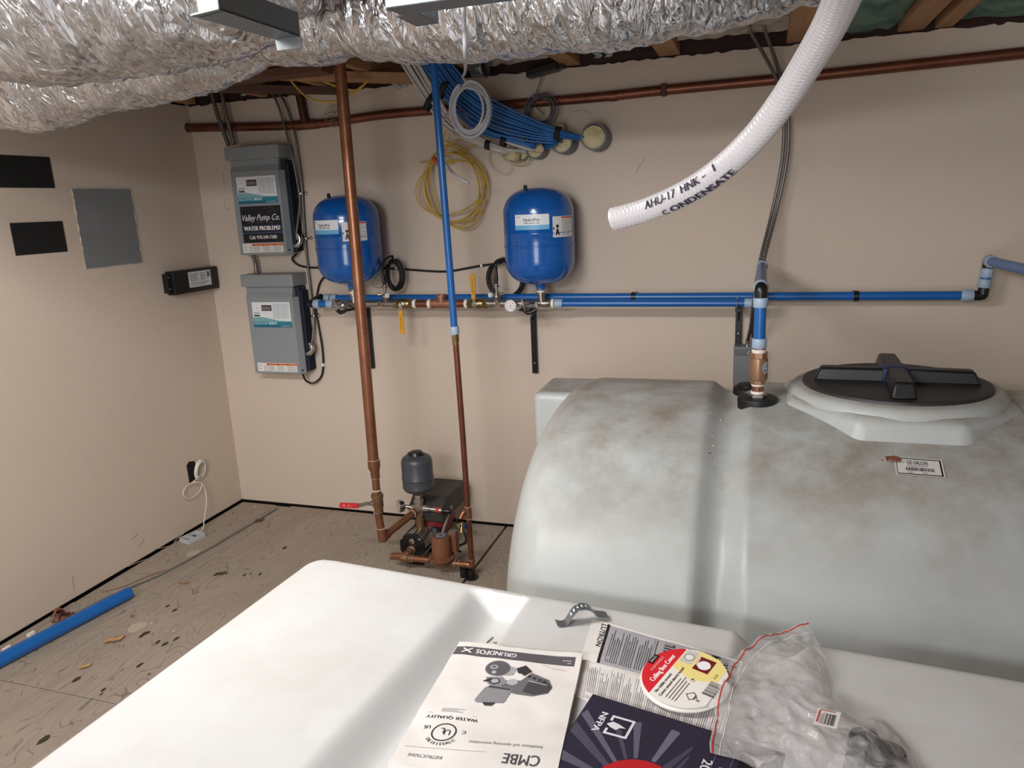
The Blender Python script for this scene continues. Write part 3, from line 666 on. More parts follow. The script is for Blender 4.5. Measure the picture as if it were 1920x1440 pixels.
p.poly([(-.007*cos(q)-.0009*sin(q), -.007*sin(q)+.0009*cos(q)), (.019*cos(q), .019*sin(q)), (-.007*cos(q)+.0009*sin(q), -.007*sin(q)-.0009*cos(q))], '#8c1f1f', 4); p.disc(0, 0, .0022, '#222222', 5, 12)
p.build('gauge_dial', g, lambda u, v, h: gc+V3((u, -.0025-h, v)), None)
def drain(px, s, lb):
    c = hp(px); t = thing('drain_valve', lb, 'valve', c+V3((0, -.02, 0)), 'chrome drain valves on the manifold')
    d = V3((-.7*s, -.6, 0)).normalized()
    m = MB(); m.lathe(c, (0, -1, 0), [(.012, .013), (.028, .014), (.030, .016), (.038, .016)], 18); m.tube(sm([c+V3((0, -.03, 0)), c+V3((.012*s, -.048, -.004)), c+V3((.030*s, -.056, .002))], 5), .0115, 14)
    m.lathe(c+V3((.026*s, -.056, .001)), (1*s, -.3, .1), [(0, .014), (.004, .016), (.012, .016), (.016, .0125), (.020, .014), (.026, .014)], 16); m.build('valve_body', chrome, t)
    b = MB(); hc = c+V3((-.012*s, -.052, .004))
    for k in range(4):
        q = radians(20+k*90); dv = V3((cos(q)*.95, -.2, sin(q))); b.tube([hc, hc+dv*.020], [.006, .0042], 8); b.ball(hc+dv*.024, .0062, 8)
    b.build('star_handle', chrome, t)
    h = MB(); h.tube(sm([c+V3((-.012*s, -.045, -.022)), c+V3((.004, -.052, -.034)), c+V3((.024, -.05, -.030)), c+V3((.042, -.046, -.020))], 5), [.010]*3+[.009]*13, 10); h.build('hose_clamp', blk, t)
    for k in (0, 1): MB().cyl(c+V3((.0+.02*k, -.05, -.035)), c+V3((.0+.02*k, -.05, -.052)), .0022, n=8).build('clamp_screw', steel, t)
drain(645, 1, 'chrome drain valve at the left end of the manifold under the left blue tank'); drain(993, 1, 'chrome drain valve right of the pressure gauge under the right blue tank')
def riser(xx, n):
    c = V3((xx, MY, MZ)); m = MB(); m.lathe(c, (0, 0, 1), [(0, .0165), (.036, .0165), (.038, .020), (.050, .020), (.051, .016), (.060, .016), (.061, .020), (.070, .0205), (.074, .015)], 20); m.build('tank_tee', steel, MF); 
    MB().lathe(c+V3((0, 0, .0505)), (0, 0, 1), [(0, .0175), (.009, .0175)], 16).build('thread_tape', tape, MF)
riser(tx1, 0); riser(tx2, 1)
# ---- blue pipes
def ring(c0, c1, r, par, m=ringp): 
    a, b = V3(c0), V3(c1); d = (b-a); MB().tube([a, a+d*.06, a+d*.94, b], [r*.94, r, r, r*.94], 22).build('expansion_ring', m, par)
RF, RR = .0150, .0178
FP = thing('blue_water_pipe', 'front blue water pipe leaving the manifold past the right blue tank', 'pipe', hp(1150))
MB().cyl(hp(1052), hp(1400), RF).build('pipe', bluep, FP); ring(hp(1040), hp(1055), .0195, FP)
ring(hp(1396), hp(1412), .0195, FP)
YR = -.085; zr = onY(1600, 555, YR).z
RP = thing('blue_water_pipe', 'rear blue water pipe running along the wall from corner elbow to the far right', 'pipe', (2.2, YR, zr))
xr = onY(1808, 553, YR).x; xl = XM(612, YR)
MB().cyl((xl, YR, zr), (xr, YR, zr), RR).build('pipe', bluep, RP)
ring((xr-.012, YR, zr), (xr+.03, YR, zr), .0225, RP)
xe = xr+.062; zq = onY(1846, 489, YR).z
MB().tube(sm([V3((xr+.03, YR, zr)), V3((xe-.006, YR, zr)), V3((xe, YR, zr+.008)), V3((xe+.002, YR, zr+.038))], 5), .0195, 16).build('elbow_fitting', elbb, RP)
ring((xe, YR, zr+.030), (xe+.003, YR, zr+.062), .0225, RP)
MB().cyl((xe+.002, YR, zr+.04), (xe+.006, YR, zq-.03), RR).build('pipe', bluep, RP)
ring((xe+.005, YR, zq-.062), (xe+.007, YR, zq-.028), .0225, RP)
MB().tube(sm([V3((xe+.007, YR, zq-.04)), V3((xe+.007, YR, zq-.006)), V3((xe+.007, YR-.006, zq)), V3((xe+.007, YR-.04, zq))], 5), .0195, 16).build('elbow_fitting', elbb, RP)
palep = M('pale_blue_pipe', '#5e7fb4', .4, 0, (20, '#5273a9', .3))
ring((xe+.007, YR-.012, zq), (xe+.007, YR-.05, zq), .0225, RP); MB().cyl((xe+.007, YR-.03, zq), (xe+.02, -2.2, zq+.03), RR).build('branch_pipe', palep, RP)
# left end of both pipes
ex_ = XM(585); LE = thing('pipe_end_elbow', 'pale blue ringed pipe ends turning the corner beside the lower controller', 'fitting', (ex_, MY, MZ))
MB().tube(sm([V3((ex_-.012, MY+.09, MZ+.02)), V3((ex_-.012, MY+.02, MZ+.004)), V3((ex_-.006, MY, MZ)), V3((ex_+.022, MY, MZ))], 6), .018, 16).build('elbow_fitting', elbb, LE)
ring((ex_+.014, MY, MZ), (ex_+.045, MY, MZ), .0225, LE); MB().cyl((ex_+.04, MY, MZ), (ex_+.095, MY, MZ), .0165).build('pipe', bluep, LE); ring((ex_+.086, MY, MZ), (ex_+.122, MY, MZ), .0215, LE)
MB().tube(sm([V3((ex_-.012, YR, MZ+.025)), V3((ex_+.005, YR, zr)), V3((ex_+.04, YR, zr)), V3((ex_+.075, YR, zr))], 6), .0185, 16).build('elbow_fitting', elbb, LE)
ring((ex_+.055, YR, zr), (ex_+.088, YR, zr), .0225, LE); ring((ex_+.020, YR, zr+.001), (ex_+.050, YR, zr), .0225, LE)
# branch that comes forward and drops into the rear tank
PT = onY(1420, 749, -.91); zB = onY(1424, 541, -.91).z
DP = thing('tank_riser_pipe', 'upright blue pipe with bronze check valve standing in black port on the dusty tank', 'pipe', (PT.x, PT.y, PT.z))
px_, py_, pz_ = PT; pz_ += .004
MB().lathe((px_, py_, pz_-.03), (0, 0, 1), [(0, .060), (.028, .0615), (.034, .060), (.036, .054), (.036, .026)], 40).build('bulkhead_flange', rubber, DP)
MB().lathe((px_, py_, pz_), (0, 0, 1), [(0, .027), (.006, .027), (.007, .030), (.016, .030), (.018, .022)], 6).build('hex_nut', steel, DP, False)
MB().lathe((px_, py_, pz_+.014), (0, 0, 1), [(0, .018), (.002, .0215), (.010, .0205), (.012, .017)], 20).build('thread_tape', tape, DP)
zz = lambda py: onY(1420, py, py_).z
MB().cyl((px_, py_, pz_+.02), (px_, py_, zz(720)), .0185).build('copper_nipple', copper, DP)
MB().lathe((px_, py_, zz(723)), (0, 0, 1), [(0, .019), (.002, .0205), (.007, .020)], 18).build('thread_tape', tape, DP)
a, b = zz(719), zz(660); L = b-a
m = MB(); m.lathe((px_, py_, a), (0, 0, 1), [(0, .024), (L*.14, .024)], 8, radians(22)); m.lathe((px_, py_, a), (0, 0, 1), [(L*.12, .022), (L*.15, .0275), (L*.30, .0285), (L*.70, .0285), (L*.82, .027), (L*.86, .022)], 26); m.lathe((px_, py_, a), (0, 0, 1), [(L*.84, .0275), (L*.99, .0275)], 8, radians(22))
m.build('check_valve', M('check_valve_bronze', '#93705a', .38, .65, (18, '#a98469', .25)), DP)
d = Pr(); d.disc(0, 0, .012, '#b9c4cc', 1, ry=.019); d.ring(0, 0, .0085, .0015, '#2b3a44', 2, ry=.015); d.text('UC', 0, .001, .009, '#2b3a44', 2, 'C'); d.text('200', 0, -.009, .007, '#2b3a44', 2, 'C')
d.build('badge', DP, lambda u, v, h: V3((px_+(.0292+h)*sin(radians(48)+u/.0285), py_-(.0292+h)*cos(radians(48)+u/.0285), a+L*.55+v)))
MB().lathe((px_, py_, zz(661)), (0, 0, 1), [(0, .0215), (.008, .0225), (.011, .019)], 18).build('thread_tape', tape, DP)
MB().lathe((px_, py_, zz(655)), (0, 0, 1), [(0, .020), (.008, .020)], 6).build('hex_nut', bronze, DP, False)
ring((px_, py_, zz(652)), (px_, py_, zz(634)), .0225, DP)
MB().cyl((px_, py_, zz(640)), (px_, py_, zz(570)), RR).build('pipe', bluep, DP)
ring((px_, py_, zz(576)), (px_, py_, zz(558)), .0225, DP)
MB().tube(sm([V3((px_, py_, zz(562))), V3((px_, py_, zB-.006)), V3((px_, py_+.008, zB)), V3((px_, py_+.035, zB))], 6), .0195, 18).build('elbow_fitting', elbb, DP)
ring((px_, py_+.022, zB), (px_, py_+.06, zB), .0235, DP)
MB().cyl((px_, py_+.03, zB), (px_+.004, MY+.01, zB+.004), RR).build('branch_pipe', palep, DP)
ring((px_+.004, MY-.02, zB+.004), (px_+.004, MY+.014, zB+.004), .0225, DP)
MB().tube(sm([V3((px_+.004, MY, zB+.004)), V3((px_+.004, MY+.012, zB-.02)), V3((px_+.004, MY+.005, MZ+.03)), V3((px_-.01, MY, MZ)), V3((px_-.04, MY, MZ))], 6), .0185, 14).build('drop_pipe', bluep, DP)
# second, empty port behind
q = onZ(1402, 727, .95)
tp = thing('tank_port', 'black round port with grommet behind the bronze check valve', 'fitting', q)
MB().lathe(q+V3((0, 0, -.02)), (0, 0, 1), [(0, .048), (.022, .048), (.025, .044), (.025, .034), (.032, .034), (.034, .030)], 36).build('bulkhead_flange', rubber, tp)
q = V3((3.80, -.62, .91)); tp = thing('tank_port', 'black round port at the right end of the dusty tank', 'fitting', q)
MB().lathe(q+V3((0, 0, -.02)), (0, 0, 1), [(0, .06), (.04, .06), (.045, .054), (.06, .05), (.062, .02)], 32).build('bulkhead_flange', rubber, tp)

# ---- black steel wall brackets
blksteel = M('black_steel', '#141416', .35, .3)
def bracket(px, zt_, zb_, lb, arm=True):
    x = onY(px, 640, -.01).x; t = thing('wall_bracket', lb, 'bracket', (x, 0, zb_), 'black steel pipe brackets')
    m = MB(); m.box((x-.013, -.021, zb_), (x+.013, -.018, zt_)); m.box((x-.013, -.02, zb_), (x-.010, -.0005, zt_)); m.box((x+.010, -.02, zb_), (x+.013, -.0005, zt_)); m.build('channel', blksteel, t, False, .001, bseg=1)
    if arm:
        m = MB(); m.box((x-.011, MY-.02, MZ-.032), (x+.011, -.018, MZ-.022)); m.prism([(x-.002, -.02, MZ-.022), (x-.002, -.10, MZ-.026), (x-.002, -.02, MZ-.10)], (.004, 0, 0)); m.build('support_arm', blksteel, t, False)
    for z in (zb_+.05, zt_-.06 if zt_-zb_ > .2 else zt_-.03): MB().lathe((x, -.021, z), (0, -1, 0), [(0, .004), (.0025, .003), (.003, .001)], 10).build('screw', chrome, t)
bracket(1002, 1.150, onY(1006, 698, 0).z, 'black steel bracket below the pressure gauge and right blue tank')
bracket(694, 1.150, onY(698, 689, 0).z, 'black steel bracket just right of the vertical copper pipe')
bracket(1384, 1.155, .96, 'black steel bracket above the small grey switch box')
x = onY(1384, 560, MY).x
MB().tube(sm([V3((x-.003, MY-.019, MZ-.02)), V3((x-.003, MY-.020, MZ+.01)), V3((x-.003, MY, MZ+.022)), V3((x-.003, MY+.03, MZ+.012))], 5), .0022, 8).build('pipe_strap', chrome, FP)
for px in (1605, 1188):
    x = onY(px, 555, YR).x; t = thing('pipe_clip', 'black pipe clip on the rear blue pipe '+('right of the hanging blue riser' if px > 1500 else 'between the right tank and white hose end'), 'clip', (x, YR, zr), 'black clips on the rear blue pipe')
    m = MB(); m.tube([(x-.009, YR, zr), (x+.009, YR, zr)], .0215, 20); m.build('clip_band', blk, t); MB().box((x-.007, YR+.01, zr-.018), (x+.007, -.0005, zr+.012)).build('clip_foot', blk, t, False)

# ---- switch box on the wall behind the tank
b0 = onY(1376, 642, -.085); b1 = onY(1412, 720, -.085)
SB = thing('switch_box', 'small grey metal switch box on the wall behind the blue riser pipe', 'electrical box', (b0.x+.05, -.03, b1.z))
MB().box((b0.x, -.085, b1.z-.01), (b0.x+.10, -.001, b0.z-.02)).build('box_body', M('switch_grey', '#77797b', .45, .2), SB, False, .003)
MB().box((b0.x+.003, -.089, b0.z-.055), (b0.x+.097, -.0855, b0.z-.028)).build('cover_lip', M('switch_grey_dk', '#5f6265', .45, .2), SB, False, .001)
p = Pr(); p.text('CTV', 0, 0, .02, '#bfc3c6', 2); p.build('lettering', SB, lambda u, v, h: V3((b0.x+.055+u, -.0895-h, b0.z-.050+v)))
for k in (0, 1):
    c = V3((b0.x+.055+.022*k, -.05, b0.z-.02)); MB().lathe(c, (0, 0, 1), [(0, .013), (.006, .013), (.007, .009), (.026, .010)], 12).build('conduit_connector', chrome, SB)
def P_(l, y): return [onY(a, b, y) for a, b in l]
ac = [onY(1405, 30, -.25), onY(1406, 56, -.25), onY(1428, 95, -.2), onY(1452, 140, -.13), onY(1466, 185, -.09), onY(1470, 240, -.08), onY(1465, 310, -.08), onY(1447, 400, -.09), onY(1425, 490, -.16), onY(1414, 560, -.2), onY(1408, 610, -.12), V3((b0.x+.055, -.05, b0.z+.0))]
bc = [onY(1434, 25, -.25), onY(1433, 52, -.25), onY(1448, 95, -.2), onY(1462, 140, -.12), onY(1474, 185, -.09), onY(1479, 240, -.08), onY(1474, 310, -.08), onY(1455, 400, -.09), onY(1432, 490, -.16), onY(1419, 560, -.2), onY(1413, 610, -.12), V3((b0.x+.077, -.05, b0.z+.0))]
conduit(ac, .0078, 'left armoured cable dropping from the joists to small grey switch box', 'armoured cables behind the white hose', .011)
conduit(bc, .0078, 'right armoured cable dropping from the joists to small grey switch box', 'armoured cables behind the white hose', .011)

# ================================================================ COPPER MAIN along the wall, with stub and clamps
zc = 2.030
def cz(x): return 2.047-.014*sin(min(1, x/3.3)*pi)-.0*x
CM = thing('copper_main', 'long horizontal copper pipe crossing the whole back wall below the joists', 'pipe', (1.8, -.026, 2.0))
pts = [V3((x, -.026, onY(px, py, -.026).z)) for px, py in ((349, 240), (575, 234), (720, 215), (905, 200), (1113, 183), (1245, 169), (1475, 147), (1700, 123), (1920, 99)) for x in (onY(px, py, -.026).x,)]
pts.append(pts[-1]+(pts[-1]-pts[-2])*2)
MB().tube(sm(pts, 4), .0205, 20).build('pipe', copper_old, CM)
px0 = pts[0]
MB().tube([px0+V3((-.004, 0, 0)), px0+V3((.014, 0, 0))], .0235, 20).build('end_cap', blkm, CM)
tj = onY(573, 234, -.026)
MB().tube([tj+V3((-.05, 0, 0)), tj+V3((-.049, 0, 0)), tj+V3((.05, 0, 0)), tj+V3((.051, 0, 0))], [.021, .0235, .0235, .021], 20).build('tee_fitting', copper_old, CM)
MB().cyl(tj, tj+V3((-.02, -.02, .28)), .0205).build('branch_pipe', M('copper_dark', '#4a2a22', .5, .6), CM)
for px in (1245, ):
    c = onY(px, 169, -.026); MB().box((c.x-.013, -.05, c.z-.023), (c.x+.013, -.0005, c.z+.023)).build('pipe_clamp', M('clamp_dark', '#4b2c22', .5, .5), CM, False, .006)
for px, py in ((905, 200), (1150, 180), (590, 233)):
    c = onY(px, py, -.026); MB().tube([c+V3((-.016, 0, 0)), c+V3((.016, 0, 0))], .0222, 20).build('coupling', copper_old, CM)
# tangle of thin wire caught on the main
c0 = onY(628, 218, -.05); rr = random.Random(4); wt = MB()
for k in range(9):
    q = 2*pi*k/9+.3; c = c0+V3((.030*cos(q), -.01+.01*rr.random(), .034*sin(q))); pl = []
    for j in range(12): a = 2*pi*j/12; pl.append(c+V3((.018*cos(a), .012*sin(a*2+k), .019*sin(a))))
    wt.tube(sm(pl, 3, True), .0011, 5, closed=True)
tag(wt.build('wire_tangle', M('bare_wire', '#a59a90', .4, .6)), 'tangle of thin bare wire loops behind the top of vertical copper pipe', 'wire')
# ================================================================ FOIL DUCTS
def foil_mat():
    m = bpy.data.materials.new('foil'); m.use_nodes = True; n = m.node_tree.nodes; l = m.node_tree.links; b = n['Principled BSDF']
    b.inputs['Metallic'].default_value = 1.0; b.inputs['Roughness'].default_value = .25; b.inputs['Base Color'].default_value = lin('#d6d8dd')
    tc = n.new('ShaderNodeTexCoord'); uv = n.new('ShaderNodeMapping'); l.new(tc.outputs['UV'], uv.inputs[0])
    uv.inputs['Rotation'].default_value = (0, 0, .35); uv.inputs['Scale'].default_value = (1, .42, 1)
    a = n.new('ShaderNodeTexNoise'); a.inputs['Scale'].default_value = 24; a.inputs['Detail'].default_value = 3; a.inputs['Distortion'].default_value = 1.2; l.new(uv.outputs[0], a.inputs[0])
    c = n.new('ShaderNodeTexVoronoi'); c.inputs['Scale'].default_value = 32; c.feature = 'DISTANCE_TO_EDGE'; l.new(uv.outputs[0], c.inputs[0])
    mm = n.new('ShaderNodeMath'); mm.operation = 'MULTIPLY_ADD'; mm.inputs[1].default_value = 1.6; l.new(a.outputs[0], mm.inputs[0]); l.new(c.outputs[0], mm.inputs[2])
    bm = n.new('ShaderNodeBump'); bm.inputs['Strength'].default_value = .85; bm.inputs['Distance'].default_value = .013; l.new(mm.outputs[0], bm.inputs['Height']); l.new(bm.outputs[0], b.inputs['Normal'])
    r = n.new('ShaderNodeMapRange'); r.inputs[3].default_value = .12; r.inputs[4].default_value = .36; l.new(a.outputs[0], r.inputs[0]); l.new(r.outputs[0], b.inputs['Roughness'])
    return m
foilm = foil_mat()
def duct(ctrl, label, seed, amp=.010, n=96, step=.012, squash=1.0, top=2.4):
    """ctrl: (px, py of the lower outline, y, radius)"""
    C = []; 
    for px, py, y, r in ctrl:
        p = onY(px, py, y); p.z += r*1.02*squash; C.append((p, r))
    P = sm([c[0] for c in C], 14); Rr = sm([V3((c[1], 0, 0)) for c in C], 14); R_ = [q.x for q in Rr]
    # resample evenly
    L = [0]
    for a, b in zip(P, P[1:]): L.append(L[-1]+(b-a).length)
    N = int(L[-1]/step); pts = []; rs = []; j = 0
    for i in range(N+1):
        s = L[-1]*i/N
        while j < len(L)-2 and L[j+1] < s: j += 1
        t = (s-L[j])/max(1e-9, L[j+1]-L[j]); pts.append(P[j].lerp(P[j+1], t)); rs.append(R_[j]*(1-t)+R_[j+1]*t)
    v = []; f = []; uvs = []; tv = None
    for i, p in enumerate(pts):
        a = pts[max(0, i-1)]; b = pts[min(N, i+1)]; t = (b-a).normalized(); nm = V3((0, 0, 1)); nm = (nm-t*nm.dot(t)).normalized(); bn = t.cross(nm); s = i*step
        for k in range(n):
            q = 2*pi*k/n; rr_ = rs[i]; w = q*rr_
            d = amp*1.3*noise.noise(V3((s*5+seed, cos(q)*1.2, sin(q)*1.2)))
            x1 = s*24+1.5*sin(q+seed)+w*4
            d += amp*.8*(1-abs(noise.noise(V3((x1, w*7, seed))))*2)
            d += amp*.45*(1-abs(noise.noise(V3((s*60+w*22, w*18, seed+5))))*2)
            pz = p+(rr_+d)*(cos(q)*nm*squash+sin(q)*bn); pz.z = min(pz.z, top)
            v.append(pz); uvs.append((s, w))
    for i in range(N):
        for k in range(n): f.append((i*n+k, i*n+(k+1) % n, (i+1)*n+(k+1) % n, (i+1)*n+k))
    f.append(tuple(range(n-1, -1, -1))); f.append(tuple(N*n+k for k in range(n)))
    me = bpy.data.meshes.new('foil_duct'); me.from_pydata([tuple(q) for q in v], [], f); ul = me.uv_layers.new(name='UVMap')
    for pl in me.polygons:
        for li in pl.loop_indices: ul.data[li].uv = uvs[me.loops[li].vertex_index]
    me.materials.append(foilm); me.polygons.foreach_set('use_smooth', [True]*len(me.polygons)); me.update()
    o = bpy.data.objects.new('foil_duct', me); COL.objects.link(o); return tag(o, label, 'duct', 'foil wrapped ducts under the joists')
dy = -1.52
duct([(1660, -22, dy, .125), (1492, 16, dy, .125), (1300, 62, dy, .125), (1130, 92, dy, .128), (930, 106, dy, .128), (790, 112, dy, .125), (700, 112, dy, .122), (662, 104, dy, .108), (640, 112, dy, .12), (590, 121, dy, .128), (530, 112, dy-.02, .13), (480, 84, dy-.05, .125)],
     'straight foil wrapped duct running above the blue tanks from the crease to the right', 1.0, top=2.157)
duct([(520, 80, -1.50, .09), (497, 106, -1.52, .115), (440, 143, -1.55, .13), (360, 173, -1.58, .135), (270, 198, -1.6, .135), (170, 216, -1.62, .135), (70, 241, -1.64, .14), (-40, 232, -1.66, .14), (-200, 215, -1.7, .14)],
     'lower foil wrapped duct sagging down across the left wall', 7.3, top=2.157)
duct([(640, -80, -1.92, .10), (520, 10, -1.90, .13), (440, 88, -1.92, .165), (330, 128, -1.95, .19), (210, 141, -1.98, .195), (110, 150, -2.0, .19), (20, 140, -2.02, .18), (-120, 150, -2.05, .18), (-260, 150, -2.1, .18)],
     'fat upper left foil wrapped duct nearest the camera', 13.7, amp=.013, top=2.157)
# sheet metal hangers
def chan(name, lb, parts):
    t = thing(name, lb, 'bracket', parts[0][0], 'sheet metal hangers under the foil ducts')
    for a, b, nme in parts: MB().box(a, b).build(nme, sheet, t, False, .0015, bseg=1)
    return t
q1 = onY(563, 76, -1.36); 
zb_ = 1.86
a = onZ(372, 28, zb_); b = onZ(540, 80, zb_-.0)
HG = thing('sheet_metal_hanger', 'bent sheet metal hanger channel beneath the fat upper left duct', 'bracket', a, 'sheet metal hangers under the foil ducts')
k_ = [onZ(x, y, zb_) for x, y in ((357, 30), (516, 74), (563, 68), (411, 17))]; up_ = V3((0, 0, .0025))
MB().prism(k_, up_).build('bottom_flange', sheet, HG, False)
MB().prism([k_[3], k_[2], k_[2]+V3((0, 0, .034)), k_[3]+V3((0, 0, .034))], (k_[1]-k_[2]).normalized()*.002).build('side_flange', sheet, HG, False)
MB().prism([k_[1], k_[2], k_[2]+V3((0, .002, .0))-V3((0, 0, .016)), k_[1]+V3((0, .002, 0))-V3((0, 0, .016))], (0, .002, 0)).build('end_lip', galv, HG, False)
MB().prism([k_[0]+V3((.006, .01, 0)), k_[3]+V3((-.004, .01, 0)), k_[3]+V3((-.004, .01, .29)), k_[0]+V3((.006, .01, .29))], (0, .002, 0)).build('hanger_strap', galv, HG, False)
a = onZ(748, 17, 1.965); b = onZ(829, 44, 1.965); c = onZ(1100, -2, 1.965)
chan('sheet_metal_hanger', 'long grey sheet metal channel crossing beneath the straight foil duct', [((a.x-.02, a.y-.015, 1.965), (c.x+.25, a.y+.045, 1.968), 'bottom_flange'), ((a.x-.02, a.y-.018, 1.965), (c.x+.25, a.y-.015, 2.02), 'side_flange'), ((a.x-.02, a.y+.045, 1.965), (c.x+.25, a.y+.048, 1.985), 'back_flange'), ((b.x-.06, a.y+.048, 1.965), (b.x-.01, b.y, 1.968), 'stub_flange'), ((b.x-.01, a.y+.048, 1.965), (b.x-.007, b.y, 2.0), 'stub_web'), ((b.x-.05, a.y+.0, 2.02), (b.x-.01, a.y+.004, 2.157), 'hanger_strap')])

# ================================================================ CABLES
def catm(name, lb, pts, r, m, cat='cable', group=None, k=8, n=8, parent=None):
    o = MB().tube(sm(pts, k), r, n).build(name, m, parent, ang=80)
    return o if parent else tag(o, lb, cat, group)
# sleeves through the wall
sl = []
for i, (px, py, r, yl, lb) in enumerate(((1121, 259, .056, -.10, 'rightmost grey conduit sleeve in the wall with open foam filled mouth'), (1062, 268, .049, -.085, 'grey conduit sleeve in the wall, second from the right'), (1010, 280, .043, -.07, 'grey conduit sleeve in the wall, third from the right'), (982, 286, .036, -.05, 'leftmost grey conduit sleeve, nearly hidden by foam and cables'))):
    c = onY(px, py, -.03); t = thing('conduit_sleeve', lb, 'sleeve', (c.x, 0, c.z), 'conduit sleeves in the back wall')
    MB().lathe((c.x, -.0005, c.z), (-.10 if i else -.05, -1, .03), [(0, r), (-yl, r), (-yl, r*.88), (-yl*.6, r*.86)], 32).build('sleeve_pipe', pvc, t)
    sd = i*3.1; cc = V3((c.x+.08*yl*.8, yl*.9, c.z)); 
    MB().slab(lambda u, v: cc+V3((r*.86*v*cos(2*pi*u), -.012*(1-v)+.008*noise.noise(V3((cos(2*pi*u)*v*3+sd, sin(2*pi*u)*v*3, 1))), r*.86*v*sin(2*pi*u))), 24, 5, V3((0, -.02, 0))).build('spray_foam', foam, t)
    sl.append(cc)
rr = random.Random(12)
def blob(c, r, lb):
    sd = rr.random()*50; m = MB(); m.ball((0, 0, 0), 1, 18); 
    for q in m.v: 
        k = r*(1+.55*noise.noise(q*1.6+V3((sd, 0, 0)))); q *= k; q += V3(c)
    o = m.build('foam_blob', foam, None, ang=180); return tag(o, lb, 'foam', 'blobs of spray foam around the cable sleeves')
blob(onY(965, 292, -.07), .028, 'pale spray foam blob under the white cable ends left of the sleeves'); blob(onY(1012, 279, -.09), .018, 'small pale spray foam blob at the blue cable ends by third sleeve')
blob(onY(1048, 246, -.09), .026, 'pale spray foam blob on top of the second sleeve from the right')
BU = thing('blue_cable_bundle', 'thick bundle of blue network cables sweeping from the duct to conduit sleeves', 'cable bundle', onY(900, 220, -.16))
WU = thing('white_cable_bundle', 'bundle of off-white cables running under and beside the blue cables', 'cable bundle', onY(850, 220, -.17))
def lane(ctr, off, k=6): return ctr
def bundle(par, m, path, cols, rows, r, dests, seed):
    """path: (px,py, y, halfwidth px) centre line; strands fan out across the width"""
    g = random.Random(seed); 
    for i in range(cols):
        for j in range(rows):
            a = (i+.5)/cols*2-1+g.uniform(-.08, .08); pts = []
            for n_, (px, py, y, hx, hy) in enumerate(path):
                pts.append(onY(px+hx*a, py+hy*a, y-j*.012+g.uniform(-.004, .004)))
            if dests:
                d = dests[i % len(dests)] if not callable(dests) else dests(i, j)
                pts += [d+V3((g.uniform(-.010, .010), 0, g.uniform(-.012, .012)))]
            catm('cable', None, pts, r, m, parent=par, k=6, n=6)
bundle(BU, cabb, [(797, 88, -.37, 20, 0), (815, 112, -.34, 27, -2), (858, 170, -.25, 25, -14), (915, 213, -.19, 8, -31), (985, 240, -.15, 4, -24), (1045, 256, -.13, 2, -15)], 9, 2, .0052,
       lambda i, j: [sl[2], sl[1], sl[1], sl[0]][min(3, i*4//9)]+V3((-.01, .03, .0)) if i < 4 else sl[0]+V3((-.01, .03, -.01)), 3)
# lower blue strands into the second and third sleeves
bundle(BU, cabb, [(800, 112, -.33, 8, 0), (843, 180, -.24, 10, -8), (900, 238, -.17, 5, -10), (965, 262, -.13, 3, -6), (1000, 274, -.11, 2, -4)], 4, 2, .005, [sl[2]+V3((0, .02, 0))], 8)
bundle(WU, cabw, [(748, 88, -.34, 16, 0), (765, 112, -.31, 20, -1), (806, 178, -.23, 14, -6), (842, 232, -.17, 10, -9), (900, 265, -.12, 4, -7), (950, 283, -.09, 3, -4)], 6, 2, .0055, [sl[3]+V3((-.02, .03, 0)), sl[2]+V3((0, .03, 0))], 5)
bundle(WU, cabw, [(900, 244, -.17, 4, -5), (960, 268, -.14, 3, -4), (1000, 281, -.11, 2, -3)], 2, 1, .0055, [sl[2]+V3((0, .03, 0))], 6)
for i, (px, py, y, dx, dz, par) in enumerate(((832, 168, -.285, .026, .045, BU), (806, 192, -.245, .030, .026, WU), (1046, 251, -.14, .008, .030, BU), (990, 259, -.145, .008, .020, BU), (944, 266, -.16, .009, .020, WU), (915, 272, -.13, .010, .020, WU))):
    c = onY(px, py, y); m = MB(); ex = V3((dx*.5, 0, .014)) if i < 2 else V3((dx*.55, -.004, 0))
    n1 = V3((-.35, 0, .9)).normalized() if i < 2 else V3((.25, 0, 1))
    w = .038 if i < 2 else dz; ax = V3((.75, .25, -.55)) if i < 2 else V3((1, .1, -.25)); ax.normalize(); up_ = V3((0, 0, 1)).cross(ax).cross(ax)*-1
    up_ = V3((.55, 0, .75)).normalized() if i < 2 else V3((.2, 0, .98))
    pts = [c+w*cos(a)*up_+V3((0, -1, 0))*(.020*sin(a)) for a in [2*pi*k/16 for k in range(16)]]
    m2 = MB(); vv = []
    for sgn in (-1, 1): vv += [p+ax*.011*sgn for p in pts]
    m2.add(vv, [(k, (k+1) % 16, 16+(k+1) % 16, 16+k) for k in range(16)])
    o = m2.build('hook_strap', blkm, par); md = o.modifiers.new('s', 'SOLIDIFY'); md.thickness = .002
